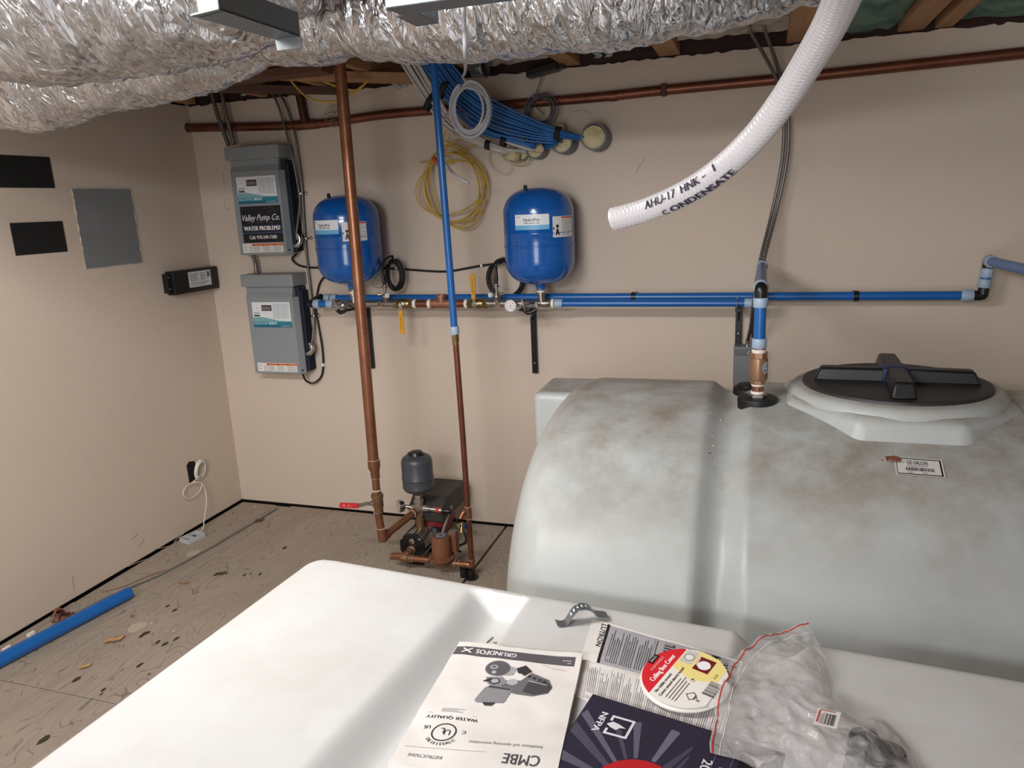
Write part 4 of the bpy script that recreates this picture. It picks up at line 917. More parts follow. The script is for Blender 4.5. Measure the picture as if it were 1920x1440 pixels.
# coiled cables
def coil(name, lb, c, rx, rz, turns, r, m, lead, tail, seed, jit=.012, tilt=0, ydep=.02, spread=0.0):
    g = random.Random(seed); pts = list(lead); N = 14
    for k in range(int(turns*N)):
        q = -2*pi*k/N+pi/2; tt = k//N; jx = [g.uniform(-jit, jit) for _ in range(3)] if k % N == 0 else jx
        x = (rx*(1-spread*((tt*3) % 7))+jx[0]*.8)*cos(q); z = (rz*(1-spread*((tt*3) % 7))+jx[1])*sin(q); x, z = x*cos(tilt)-z*sin(tilt), x*sin(tilt)+z*cos(tilt)
        pts.append(V3(c)+V3((x+jx[2]*.6, -ydep*((tt*7) % 5)/5+.004*sin(q*2), z)))
    pts += list(tail); return tag(MB().tube(sm(pts, 4), r, 8).build(name, m, None, ang=80), lb, 'cable')
yc = -.42
coil('cable_coil', 'silver grey cable hanging from above and coiled in front of the blue bundle', onY(883, 206, yc), .088, .100, 8, .0054, cabg,
     [onY(867, -60, -1.74), onY(868, 0, -1.73), onY(870, 50, -1.72), onY(873, 95, -1.68), onY(873, 118, -1.35), onY(872, 135, -.75), onY(868, 146, -.5)],
     [onY(850, 195, yc-.01), onY(828, 235, yc), onY(822, 270, yc), onY(830, 300, yc), onY(850, 325, yc), onY(879, 344, yc)], 3, .008, spread=.042)
coil('cable_coil', 'flat yellow cable coiled in large loops hanging on the wall behind the blue riser', onY(848, 352, -.06), .155, .150, 6, .0036, caby,
     [onY(838, 240, -.12), onY(832, 262, -.10), onY(846, 268, -.07), onY(838, 275, -.07), onY(862, 262, -.07), onY(890, 272, -.05)], [onY(850, 305, -.05), onY(815, 303, -.05), onY(788, 304, -.05)], 11, .042, .2, .03)
tag(MB().tube(sm([onY(812, 296, -.09), onY(820, 305, -.10), onY(834, 312, -.10)], 4), .009, 8).build('orange_tie', M('orange_tie', '#c4563a', .5)), 'small orange tie on the yellow cable coil', 'tie')
coil('cable_coil', 'thin dark grey cable coil below the black adapter under the joists', onY(1014, 207, -.07), .060, .062, 7, .0024, M('dark_cable', '#56565c', .45),
     [onY(1015, 138, -.06), onY(1014, 150, -.06), onY(1006, 172, -.06), onY(1004, 180, -.06)], [onY(1002, 195, -.06), onY(1020, 215, -.06)], 21, .016, -.2)
p0_, p1_ = onY(990, 140, -.06), onY(1048, 124, -.06)
ad = thing('power_adapter', 'black power adapter tucked under the joists above the copper main', 'adapter', ((p0_+p1_)/2))
MB().obox((p0_+p1_)/2, (p1_-p0_)/2, (0, .035, 0), (0, 0, .016)).build('adapter_body', blk, ad, False, .004); MB().obox(p1_+V3((.012, 0, .0)), (.012, 0, .002), (0, .022, 0), (0, 0, .012)).build('adapter_plug', blk, ad, False, .002)
catm('thin_cable', 'short loose white wire drooping below the foam blob', [onY(918, 285, -.04), onY(916, 300, -.05), onY(925, 317, -.06), onY(945, 326, -.06), onY(955, 320, -.05), onY(958, 314, -.05)], .0022, cabw)
catm('thin_cable', 'beige strip of foam covered wire hanging under the white cable ends', [onY(938, 290, -.06), onY(950, 303, -.07), onY(975, 308, -.07), onY(990, 300, -.06), onY(998, 285, -.05)], .004, foam)
catm('thin_cable', 'thin yellow cable looping behind the top of copper pipe', [onY(540, 145, -.35), onY(560, 168, -.33), onY(580, 184, -.32), onY(612, 191, -.3), onY(648, 184, -.3), onY(680, 160, -.3)], .0042, caby, group=None)
catm('thin_cable', 'second yellow cable higher up behind the top of copper pipe', [onY(585, 142, -.35), onY(620, 158, -.33), onY(650, 167, -.32), onY(672, 168, -.3), onY(690, 150, -.3)], .0046, caby)
# round galvanised box by the joists
c = onY(898, 125, -.22); gb = thing('round_metal_box', 'open galvanised round box strapped below the joists beside the hanging grey cable', 'electrical box', c)
MB().lathe(c+V3((-.035, .02, 0)), (1, -.12, 0), [(0, .033), (.0, .036), (.050, .037), (.052, .045), (.058, .045), (.060, .040), (.010, .036)], 28).build('box_ring', galv, gb)
MB().box((c.x-.02, c.y+.005, c.z+.02), (c.x+.012, c.y+.008, c.z+.13)).build('box_strap', galv, gb, False)
# black control cable on the wall
catm('control_cable', 'black control cable clipped along the wall between the controllers and right tank', [V3((.575, -.05, 1.40)), onY(548, 486, -.03), onY(562, 498, -.012), onY(592, 502, -.012), onY(650, 500, -.012), onY(716, 503, -.012), onY(760, 505, -.012), onY(800, 508, -.012), onY(838, 509, -.012), onY(870, 504, -.012), onY(903, 498, -.012), onY(930, 494, -.02), onY(944, 488, -.03)], .0052, cabk)
catm('control_cable', 'black control cable dropping past the pipe end and looping under the lower controller', [onY(612, 515, -.02), onY(600, 530, -.015), onY(594, 555, -.012), onY(592, 580, -.012), onY(598, 615, -.012), onY(604, 650, -.012), onY(606, 684, -.012), onY(602, 706, -.015), onY(588, 718, -.03), onY(574, 714, -.05), onY(568, 702, -.07)], .0052, cabk)
for px, py in ((606, 684), (743, 502), (903, 498)):
    c = onY(px, py, -.012); o = MB().box((c.x-.006, -.019, c.z-.009), (c.x+.006, -.0005, c.z+.009)).build('cable_clip', white, None, False, .003); tag(o, {606: 'white cable clip beside the lower controller', 743: 'white cable clip inside the left black cable coil', 903: 'white cable clip left of the right black cable coil'}[px], 'clip', 'white cable clips on the back wall')
def ccoil(lb, c, rx, rz, tp, seed, extra): 
    g = random.Random(seed); pts = [tp+V3((0, .0, 0)), tp+V3((0, -.0, .035))]+extra
    for k in range(5*12):
        q = -2*pi*k/12+pi/2+.4; t = k//12; pts.append(V3(c)+V3(((rx-.006*(t % 3))*cos(q), -.008*t, (rz-.006*((t*2) % 3))*sin(q))))
    tag(MB().tube(sm(pts, 4), .0052, 8).build('cable_coil', cabk, None, ang=80), lb, 'cable')
ccoil('black sensor cable coiled between the left blue tank and blue riser', onY(743, 515, -.09), .042, .072, s1, 1, [onY(724, 485, -.13), onY(736, 480, -.10)])
ccoil('black sensor cable coiled behind the left side of right blue tank', onY(950, 522, -.05), .088, .092, s2, 2, [onY(936, 495, -.10), onY(946, 484, -.07)])
catm('ground_wire', 'thin green wire looping from left sensor to the left blue tank', [s1+V3((-.01, 0, -.06)), onY(712, 540, -.13), onY(699, 534, -.13), onY(706, 518, -.12), onY(722, 508, -.11)], .0014, M('green_wire', '#2f6b43', .5))

# ================================================================ WHITE BRAIDED HOSE
hy = [(1150, 411, -2.44), (1205, 396, -2.45), (1262, 373, -2.47), (1318, 342, -2.49), (1370, 302, -2.51), (1420, 252, -2.53), (1468, 190, -2.56), (1510, 125, -2.60), (1550, 58, -2.65), (1580, -6, -2.70), (1605, -80, -2.77), (1625, -170, -2.86)]
hp_ = sm([onY(*q) for q in hy], 10)
hr = .0133
HM = bpy.data.materials.new('braided_hose'); HM.use_nodes = True; n = HM.node_tree.nodes; l = HM.node_tree.links; b = n['Principled BSDF']
b.inputs['Base Color'].default_value = lin('#bdb9bb'); b.inputs['Roughness'].default_value = .3; b.inputs['Subsurface Weight'].default_value = .5; b.inputs['Subsurface Radius'].default_value = (.02, .02, .02); b.inputs['Subsurface Scale'].default_value = .4
HO = thing('braided_hose', 'white braided plastic hose with black handwriting curving down in the foreground', 'hose', hp_[0])
HS = .0011; P = resample(hp_, HS); nseg = 60; T_ = []
v = []; nm = None; frames = []; dist = 0
for i, p in enumerate(P):
    t = (P[min(len(P)-1, i+1)]-P[max(0, i-1)]).normalized()
    view = (CAM-p).normalized()
    if nm is None: nm = V3((0, -1, 0))
    nm = (nm-t*nm.dot(t)).normalized(); bn = t.cross(nm); frames.append((p, t, nm, bn))
    for k in range(nseg):
        q = 2*pi*k/nseg; s = i*HS; A = sin(s*1150+q*8); B = sin(s*1150-q*8)
        v.append(p+(hr+.00040*max(A, B))*(cos(q)*nm+sin(q)*bn))
N = len(P); f = [(i*nseg+k, i*nseg+(k+1) % nseg, (i+1)*nseg+(k+1) % nseg, (i+1)*nseg+k) for i in range(N-1) for k in range(nseg)]
# cut end with wall thickness
o0 = len(v); 
for r_, dx in ((.0095, 0), (.0090, .03)):
    for k in range(nseg): q = 2*pi*k/nseg; v.append(frames[0][0]+frames[0][1]*dx+r_*(cos(q)*frames[0][2]+sin(q)*frames[0][3]))
f += [(k, o0+k, o0+(k+1) % nseg, (k+1) % nseg) for k in range(nseg)]+[(o0+k, o0+nseg+k, o0+nseg+(k+1) % nseg, o0+(k+1) % nseg) for k in range(nseg)]+[tuple(o0+nseg+k for k in range(nseg))]
m = MB(); m.add(v, [tuple(reversed(q)) for q in f]); m.build('hose_tube', HM, HO, ang=180)
def hose_map(a0):
    def fn(u, vv, h):
        i = max(0, min(N-2, int(u/HS))); fr = u/HS-i; p, t, n1, b1 = frames[i]; p2 = frames[i+1][0]; p = p.lerp(p2, min(1, max(0, fr)))
        # angle measured from the direction that faces the room
        tow = V3((.05, -.9, -.05)); tow = (tow-t*tow.dot(t)).normalized(); sd = t.cross(tow)
        q = a0+vv/hr; return p+(hr+.0011+h)*(cos(q)*tow-sin(q)*sd)
    return fn
inkp = '#2a2038'
p = Pr(); p.text('AHU-17', .052, .000, .0125, inkp, 1, width=.044, fat=.0005); p.text('HNK', .104, .000, .0115, inkp, 1, width=.026, fat=.0006); p.text('-  I', .135, .001, .0105, inkp, 1, width=.018, fat=.0005)
p.build('handwriting', HO, hose_map(.12), 'black marker handwriting')
p = Pr(); p.text('C', .070, .0, .0105, inkp, 1, fat=.0004); p.text('ONDENSATE', .081, .000, .0115, inkp, 1, width=.085, fat=.0007)
p.build('handwriting', HO, hose_map(-1.02), 'black marker handwriting')

# ================================================================ LEFT WALL
def plate(l, t, r, b, m, name, lb, cat, th=.004, bev=.001):
    y0 = onX(l, (t+b)/2, 0).y; y1 = onX(r, (t+b)/2, 0).y; z1 = (onX(l, t, 0).z); z0 = onX(l, b, 0).z
    return y0, y1, z0, z1
def wp(y0, y1, z0, z1, m, name, lb, cat, th=.004, grp=None):
    o = MB().box((.0005, y0, z0), (th, y1, z1)).build(name, m, None, False, .001, bseg=1); return tag(o, lb, cat, grp)
vel = M('black_panel', '#101010', .8)
wp(-1.16, -.872, 1.742, 1.865, vel, 'wall_plate', 'upper black rectangular plate on the left wall', 'plate', grp='black plates on the left wall')
wp(-1.104, -.866, 1.482, 1.608, vel, 'wall_plate', 'lower black rectangular plate on the left wall', 'plate', grp='black plates on the left wall')
gp = M('grey_panel', '#7c7f80', .7, 0, (6, '#75787a', .3), (120, .15))
pn = thing('access_panel', 'grey painted access panel with ragged plaster edges on the left wall', 'panel', (0, -.63, 1.4))
MB().box((.0005, -.790, 1.402), (.003, -.466, 1.740)).build('panel_face', gp, pn, False)
rg = MB(); g = random.Random(9)
for (ya, za, yb, zb2) in ((-.790, 1.402, -.790, 1.742), (-.466, 1.402, -.466, 1.742), (-.79, 1.741, -.466, 1.744), (-.79, 1.401, -.466, 1.401)):
    n_ = 26; pl = [V3((.003, ya+(yb-ya)*k/n_+g.uniform(-.0016, .0016), za+(zb2-za)*k/n_+g.uniform(-.0016, .0016))) for k in range(n_+1)]
    rg.tube(pl, [g.choice((.0008, .0012, .0028)) for _ in pl], 5)
rg.build('ragged_edge', M('plaster', '#cdbda9', .85), pn)
# black driver box with a label
db = thing('driver_box', 'black electronic driver box with white label mounted near the room corner', 'electrical box', (0, -.17, 1.23))
MB().box((.0005, -.335, 1.229), (.052, -.016, 1.345)).build('box_body', blk, db, False, .003)
MB().box((.0005, -.356, 1.240), (.030, -.334, 1.335)).build('end_flange', blk, db, False, .002)
for z in (1.262, 1.318): MB().lathe((.030, -.345, z), (1, 0, 0), [(0, .005), (.003, .004)], 10).build('screw', chrome, db)
p = Pr(); p.rect(0, 0, .165, .078, '#d9dadc', 1); p.greek(.01, .03, .075, .07, 5, '#55585c', 2, .35); p.greek(.085, .03, .13, .07, 5, '#55585c', 2, .35); p.greek(.01, .006, .15, .026, 3, '#6a6d70', 2, .35)
p.rect(.138, .04, .146, .072, '#2b2d30', 2); p.rect(.149, .045, .157, .070, '#2b2d30', 2)
p.build('rating_label', db, lambda u, v, h: V3((.0525+h, -.235+u, 1.254+v)))
# cable hole with white cable
hc = onX(361, 884, 0); hl = thing('cable_hole', 'dark oval cut-out in the left wall full of white cable', 'hole', (0, hc.y, hc.z))
pts = [(.0012, hc.y+.030*cos(a)*(1 if cos(a) < 0 else .9), hc.z+.045*sin(a)) for a in [2*pi*k/14 for k in range(14)]]
MB().prism([(.0004, hc.y-.034, hc.z-.052), (.0004, hc.y+.028, hc.z-.046), (.0004, hc.y+.034, hc.z+.01), (.0004, hc.y+.022, hc.z+.05), (.0004, hc.y-.016, hc.z+.06), (.0004, hc.y-.036, hc.z+.045)], (.001, 0, 0)).build('cavity_face', M('cavity_black', '#0c0b0a', .95), hl, False)
pts = []
for k in range(4*12): q = 2*pi*k/12; t = k//12; pts.append(V3((.014+.012*t/4+.01*sin(q), hc.y+.038+.040*cos(q)*(1-.06*t), hc.z-.004+(.058-.004*t)*sin(q))))
pts += [onX(361, 905, .02), onX(372, 904, .02), onX(378, 906, .02), onX(375, 920, .02), onX(362, 932, .02), onX(350, 934, .02), onX(343, 926, .02), onX(347, 915, .02), onX(357, 907, .02), onX(370, 904, .03), onX(380, 908, .03), onX(386, 925, .03), onX(387, 945, .04), onX(383, 970, .06), V3(onZ(381, 990, .03)), V3(onZ(374, 998, .024))]
catm('white_cable', 'white cable coiled at the wall hole and dropping to the small grey box', pts, .0026, M('white_wire', '#dedad2', .4), k=4)
c = onZ(361, 1008, .012); sb = thing('junction_block', 'small grey open wiring box lying on the floor below the white cable', 'electrical box', (c.x, c.y, 0))
ax_ = V3((.2, 1, 0)).normalized(); bx_ = V3((1, -.2, 0)).normalized()
c0_ = V3((c.x, c.y, 0))
lg = M('light_grey_plastic', '#b5b8b9', .45)
MB().obox(c0_+V3((0, 0, .004)), ax_*.050, bx_*.034, (0, 0, .0035)).build('box_base', lg, sb, False)
for s in (-1, 1):
    MB().obox(c0_+bx_*.033*s+V3((0, 0, .014)), ax_*.050, bx_*.002, (0, 0, .012)).build('box_side', lg, sb, False)
    MB().obox(c0_+ax_*.049*s+V3((0, 0, .014)), ax_*.002, bx_*.034, (0, 0, .012)).build('box_side', lg, sb, False)
MB().obox(c0_+V3((0, 0, .012)), ax_*.020, bx_*.014, (0, 0, .005)).build('terminal_block', blk, sb, False, .002); MB().obox(c0_+ax_*-.02+V3((0, 0, .022)), ax_*.016, bx_*.03, (0, 0, .001)).build('box_lip', lg, sb, False)

# ================================================================ FLOOR ITEMS
a, b = onZ(0, 1238, .028), onZ(243, 1111, .026); d = (b-a).normalized(); a = a-d*.6
bp = thing('loose_blue_pipe', 'loose length of blue pipe lying on the floor along the left wall', 'pipe', (a+b)/2)
mm = MB(); mm.lathe(a, d, [(0, .0265), ((b-a).length, .0265), ((b-a).length, .0235), ((b-a).length-.05, .0235)], 28); mm.build('pipe', bluep, bp)
def leaf(px, py, L, wd, ang, col, lb, h=.004, curl=.012):
    c = onZ(px, py, h); m = MB(); ca, sa = cos(ang), sin(ang)
    def fn(u, v):
        x = (u-.5)*L; wv_ = (v-.5)*wd*max(.12, sin(pi*u)**.7)*(1+.3*sin(u*19+v*3)); z = curl*(abs(v-.5)*1.4+.3*sin(u*7))
        return c+V3((x*ca-wv_*sa, x*sa+wv_*ca, max(0.0, z)))
    m.slab(fn, 10, 6, .0008); return tag(m.build('leaf', M('leaf_'+col.strip('#'), col, .8), None, ang=180), lb, 'leaf', 'dry leaves on the floor')
leaf(215, 1201, .075, .035, .9, '#b08a63', 'pale tan dry leaf on the floor near the loose blue pipe')
leaf(487, 977, .05, .03, 1.0, '#6e4a34', 'brown dry leaf near the foot of the back wall')
leaf(345, 1093, .05, .02, .3, '#9c7a5c', 'thin tan leaf scrap on the plywood left of the white tank', curl=.006)
leaf(160, 1250, .045, .02, 1.1, '#b89a5a', 'small yellow leaf scrap on the plywood', curl=.006)
leaf(413, 1076, .05, .022, .8, '#4c3a26', 'dark brown leaf scrap on the plywood beside the white tank', curl=.006)
c = onZ(112, 1160, .03); c.x = max(c.x, .03)
cl = thing('crumpled_leaf', 'large crumpled brown leaf against the left wall behind the loose blue pipe', 'leaf', (c.x, c.y, 0))
for i in range(3):
    sd = i*4.4; cc = onZ(108+9*i, 1148+4*i, .02+.01*(i == 0)); 
    MB().slab(lambda u, v: V3((max(.004, cc.x+.03*(v-.5)+.02*noise.noise(V3((u*3+sd, v*3, 0)))), cc.y+(.085 if i else .055)*(u-.5), max(.001, (.062 if i == 0 else .03)*(1-abs(u-.4)*1.2)*(.4+v*.6)+.018*noise.noise(V3((u*4, v*4, sd)))))), 12, 10, .001).build('leaf_blade', M('leaf_brown', '#8a5a44', .8, 0, (30, '#6a4232', .3)), cl)
deb = [(404, 1078, 5), (425, 1076, 3), (458, 1079, 3), (470, 1076, 3), (487, 1077, 4), (270, 1190, 7), (278, 1187, 3), (331, 1198, 5), (295, 1205, 4), (309, 1208, 6), (327, 1145, 4), (314, 1137, 3), (262, 1248, 5), (144, 1274, 6), (193, 1295, 4), (190, 1302, 3), (84, 1387, 9), (533, 1028, 5), (437, 962, 3), (478, 950, 3), (515, 972, 2), (542, 973, 3), (575, 957, 2), (284, 1169, 3), (326, 1183, 3)]
g = random.Random(5)
for i, (px, py, s) in enumerate(deb):
    c = onZ(px, py, 0); r_ = s*.0022; n_ = 7; pl = [(c.x+r_*g.uniform(.5, 1.1)*cos(2*pi*k/n_)*.7, c.y+r_*g.uniform(.5, 1.3)*sin(2*pi*k/n_)*1.4, .0003) for k in range(n_)]
    o = MB().prism(pl, (0, 0, .0015+.001*(i % 3))).build('debris_chip', M('debris_dark', '#3b3122', .8) if i < 19 else M('debris_pale', '#c9bfae', .8), None, False)
    tag(o, 'small dark chip of debris on the plywood' if i < 19 else 'small pale crumb of debris on the plywood', 'debris', 'dark debris chips on the floor' if i < 19 else 'pale debris crumbs on the floor')
for px, py in ((258, 1175), (362, 1038)):
    c = onZ(px, py, 0); n_ = 18; pl = [(c.x+(.025+.012*g.random())*cos(2*pi*k/n_), c.y+(.03+.02*g.random())*sin(2*pi*k/n_), .0002) for k in range(n_)]
    MB().prism(pl, (0, 0, .0006)).build('paint_splatter', M('pale_plaster', '#b5a892', .8), fl, False)
c = onZ(318, 1078, 0); tag(MB().tube(sm([onZ(*q, .004) for q in ((190, 1110), (230, 1100), (265, 1085), (300, 1072), (332, 1064))], 5), .0022, 6).build('wood_splinter', M('splinter', '#86715a', .8)), 'long thin wood splinter on the floor beyond the blue pipe', 'splinter')
tag(MB().tube([onZ(*q, .006) for q in ((520, 953), (400, 1024), (300, 1078), (200, 1120), (100, 1172))], .0045, 8).build('grey_rod', M('grey_rod', '#6d6e6a', .6)), 'thin grey rod lying on the floor along the left wall', 'rod')
for px, py in ((58, 1188), (12, 1215)):
    c = onZ(px, py, .01); c.x = max(.012, c.x); tag(MB().box((c.x-.008, c.y-.016, 0), (c.x+.008, c.y+.016, .016)).build('wall_shim', white, None, False, .004), 'white shim at the foot of the left wall '+('just past the crumpled leaf' if px > 20 else 'at the left edge of view'), 'shim', 'white shims by the left wall')
# ================================================================ COPPER RISER AND BOOSTER PUMP
def fit_ring(par, p, d, r, w=.003, m=solder, n='solder_ring'): d = V3(d).normalized(); MB().lathe(V3(p)-d*w/2, d, [(0, r*.97), (w*.3, r*1.04), (w*.7, r*1.04), (w, r*.97)], 20).build(n, m, par)
yr_ = -.64
rp_ = lambda px, py: onY(px, py, yr_)
R1 = onY(717, 1008, yr_); top = onY(637, 118, yr_); top2 = top+(top-onY(668, 480, yr_)).normalized()*.12
CR_ = thing('copper_riser', 'tall vertical copper pipe with red lever valve running from the duct to the pump', 'pipe', (R1.x, yr_, R1.z))
jn = rp_(701, 873)
MB().tube([top2, rp_(668, 480), jn], .0228, 24).build('pipe', copper, CR_)
d_ = (R1-jn).normalized()
m = MB(); q0, q1_, q2_, q3 = rp_(700.5, 862), rp_(701.5, 876), rp_(703, 884), rp_(704, 896)
m.tube([q0, q0.lerp(q1_, .08), q1_, q2_, q3], [.0232, .0262, .0262, .0195, .0190], 24); m.build('reducer', copper, CR_); fit_ring(CR_, q0, d_, .0262)
q4 = rp_(706, 920); MB().cyl(q3, q4, .0165).build('pipe', copper, CR_); fit_ring(CR_, q3, d_, .0185); fit_ring(CR_, rp_(705.5, 919), d_, .0205, .005, M('pale_tape', '#cfc4b6', .6))
q5 = rp_(709, 960); L = (q5-q4).length
m = MB(); m.lathe(q4, d_, [(0, .0215), (L*.14, .0215)], 6); m.lathe(q4, d_, [(L*.12, .019), (L*.16, .0265), (L*.28, .0270), (L*.36, .0235), (L*.72, .0235), (L*.78, .020), (L, .0195)], 22); vb = m.build('valve_body', bronze, CR_)
vc = q4.lerp(q5, .55); 
MB().lathe(vc+V3((-.018, -.012, 0)), (-.7, -.7, 0), [(0, .012), (.010, .010), (.011, .007), (.020, .007)], 14).build('valve_stem', chrome, vb)
hpz = vc+V3((-.030, -.026, .004)); h1 = onY(690, 946, yr_-.03); h2 = onY(672, 948, yr_-.03); h3 = onY(640, 947, yr_-.03)
MB().obox((hpz+h2)/2, (hpz-h2)/2, (0, .0015, 0), (0, 0, .009)).build('lever_plate', steel, vb, False)
m = MB(); e1 = (h3-h2); P = []
for k in range(7): a = pi/2+pi*k/6; P.append(h3+e1.normalized()*.008*-cos(a)*-1*-1+V3((0, 0, .0115*sin(a))))
P += [h2+V3((0, -.002, -.0115)), h2+V3((0, -.002, .0115))]
m.prism([(p.x, h2.y-.006, p.z) for p in P], (0, .009, 0)); m.build('lever_handle', red, vb, False, .002)
pr = Pr(); pr.ring(0, .000, .004, .0012, '#e9dcd8', 2, 14); pr.text('X', .018, -.004, .012, '#e9dcd8', 2); pr.text('I', .034, -.004, .010, '#e9dcd8', 2); pr.disc(-.008, 0, .0015, '#e9dcd8', 2, 8)
pr.build('lever_marking', vb, lambda u, v, h: V3((h3.x+.018+u, h2.y-.0065-h, (h2.z+h3.z)/2+v)))
MB().cyl(q5, rp_(715, 995), .0168).build('pipe', copper, CR_); fit_ring(CR_, q5, d_, .0198); fit_ring(CR_, rp_(715.5, 990), d_, .0215)
CX = V3((1.318, -.395, 0)); CX.z = onX(786, 953, CX.x).z; CX.y = onX(786, 953, CX.x).y
el = R1; dg = (CX-el); dn = dg.normalized()
MB().tube(sm([rp_(715.5, 991), rp_(716.5, 1000), el+V3((.0, .003, -.004)), el+dn*.016+V3((0, 0, -.001)), el+dn*.035], 5), .0212, 18).build('elbow_fitting', copper, CR_)
MB().cyl(el+dn*.02, CX-dn*.03, .0168).build('pump_pipe', copper, CR_); fit_ring(CR_, CX-dn*.050, dn, .0205); MB().cyl(CX-dn*.050, CX-dn*.018, .0200).build('coupling', copper, CR_)

BP = thing('booster_pump', 'floor standing booster pump with small grey tank on top between the copper pipes', 'pump', (CX.x, CX.y, 0))
fz = .088; px_ = CX.x; fy = -.50; rF = .062
# stepped end plate
def octo(y, r, k=.40): 
    pl = []; 
    for a, b in ((1, k), (k, 1), (-k, 1), (-1, k), (-1, -k), (-k, -1), (k, -1), (1, -k)): pl.append((px_+r*a, y, fz+r*b))
    return pl
MB().prism(octo(fy, rF), (0, .018, 0)).build('end_plate', blk, BP, False, .007, bseg=3)
MB().lathe((px_, fy+.015, fz), (0, 1, 0), [(0, .052), (.13, .052)], 36).build('pump_sleeve', steel, BP)
MB().lathe((px_, fy+.135, fz), (0, 1, 0), [(0, .060), (.008, .066), (.03, .066), (.04, .058)], 8, radians(22)).build('motor_bracket', M('bracket_grey', '#6e7174', .5, .3), BP)
for a, b in ((1, 1), (-1, 1), (1, -1), (-1, -1)):
    c = V3((px_+.044*a, fy-.002, fz+.044*b)); MB().cyl(c, c+V3((0, .16, 0)), .0042, n=8).build('tie_rod', steel, BP); MB().lathe(c, (0, -1, 0), [(0, .0065), (.005, .0065), (.006, .004)], 6).build('rod_nut', chrome, BP)
MB().lathe((px_+.004, fy, fz+.030), (0, -1, 0), [(0, .013), (.004, .013), (.005, .010)], 18).build('drain_plug', chrome, BP)
MB().lathe((px_, fy, fz-.012), (0, -1, 0), [(0, .022), (.012, .021), (.014, .017), (.030, .017)], 20).build('inlet_port', bronze, BP)
# discharge neck, cross, small tank
m = MB(); m.lathe((px_, CX.y, fz+.045), (0, 0, 1), [(0, .022), (.04, .020), (CX.z-.045-fz-.025, .019)], 20); m.build('discharge_neck', bronze, BP)
m = MB(); m.ball(CX, .026, 16); m.cyl(CX+V3((0, 0, -.028)), CX+V3((0, 0, .034)), .0205); m.cyl(CX+V3((-.034, -.004, 0)), CX+V3((.036, .004, 0)), .0155); m.cyl(CX, CX-dn*.032, .022); xb = m.build('cross_fitting', M('nickel_bronze', '#8d857a', .45, .6, (20, '#a29a8e', .25)), BP)
MB().lathe(CX+V3((0, 0, .030)), (0, 0, 1), [(0, .024), (.010, .024), (.011, .019), (.030, .018), (.031, .022), (.038, .020)], 8).build('tank_nipple', M('nickel_bronze', '#8d857a'), BP)
tg = M('slate_tank', '#3e4148', .42)
tb_z = onY(783, 924, CX.y).z; tt_z = onY(783, 850, CX.y).z; rT = (onY(811, 880, CX.y).x-onY(755, 880, CX.y).x)/2*.96; th_ = tt_z-tb_z; tx_ = onY(783, 890, CX.y).x
pf = [(0, .02), (th_*.04, rT*.6), (th_*.10, rT*.88), (th_*.17, rT), (th_*.20, rT), (th_*.21, rT*.985), (th_*.38, rT*.985), (th_*.39, rT*1.01), (th_*.42, rT*1.01), (th_*.43, rT*.99), (th_*.80, rT*.985), (th_*.88, rT*.93), (th_*.93, rT*.78), (th_*.97, rT*.5)]
MB().lathe((tx_, CX.y, tb_z), (0, 0, 1), pf, 40).build('expansion_tank', tg, BP)
MB().lathe((tx_, CX.y, tb_z+th_*.93), (0, 0, 1), [(0, rT*.52), (.010, rT*.50), (.022, rT*.38), (.026, rT*.15)], 20).build('tank_cap', blk, BP)
m = MB(); m.obox(V3((tx_, CX.y, tb_z+th_*.93+.010)), (rT*.56, 0, 0), (0, .007, 0), (0, 0, .006)); m.build('cap_grip', blk, BP, False, .002)
# gauge on the left of the cross, relief valve on the right
gc = onY(752, 948, CX.y-.02); gd = V3((-.75, -.66, 0)).normalized()
MB().lathe(gc+gd*-.012, gd, [(0, .026), (.010, .031), (.024, .031), (.026, .029), (.024, .027)], 28).build('pressure_dial', chrome, BP)
MB().lathe(gc+gd*.0125, gd, [(0, .0265), (.0006, .0265)], 24).build('dial_face', M('dial_white', '#cfc8c0', .4), BP)
MB().cyl(gc, CX+V3((-.02, 0, 0)), .009).build('dial_stem', steel, BP)
a, b = CX+V3((.03, .003, 0)), onY(835, 958, CX.y+.01); dv = (b-a)
m = MB(); m.tube([a, a+dv*.2, a+dv*.21, a+dv*.38, a+dv*.39, a+dv*.55], [.0145, .0145, .011, .011, .0135, .0135], 14); m.build('side_nipple', steel, BP)
MB().tube([a+dv*.52, a+dv*.56, a+dv*.80, a+dv*.84], [.011, .0135, .0135, .012], 16).build('relief_valve', steel, BP); MB().tube([a+dv*.58, a+dv*.72], .0142, 16).build('red_band', red, BP)
MB().tube([a+dv*.82, a+dv*1.05, a+dv*1.25, a+dv*1.32], [.012, .014, .013, .008], 14).build('switch_plug', blk, BP)
# motor with electronic box, red name plate area, fan cover
mz = onY(830, 975, -.27)
MB().lathe((px_, fy+.165, fz), (0, 1, 0), [(0, .06), (.01, .074), (.16, .074), (.18, .060)], 28).build('motor', M('motor_black', '#161618', .5), BP)
bt, bbm = .275, .165
m = MB(); xa, xb_ = px_-.065, px_+.115; ya, yb = fy+.115, -.07
m.prism([(xa, ya, bbm), (xa, yb, bbm), (xa, yb, bt-.012), (xa, ya+.06, bt), (xa, ya, bt-.045)], (xb_-xa, 0, 0)); m.build('terminal_box', M('dusty_black', '#1d1c1b', .55, 0, (8, '#453f39', .22)), BP, False, .012, bseg=3)
MB().prism([(xb_-.002, ya-.03, bbm-.035), (xb_-.002, ya+.10, bbm+.05), (xb_-.002, ya+.11, bbm+.04), (xb_-.002, ya-.02, bbm-.045)], (.006, 0, 0)).build('box_trim', M('trim_grey', '#9b948b', .5), BP, False)
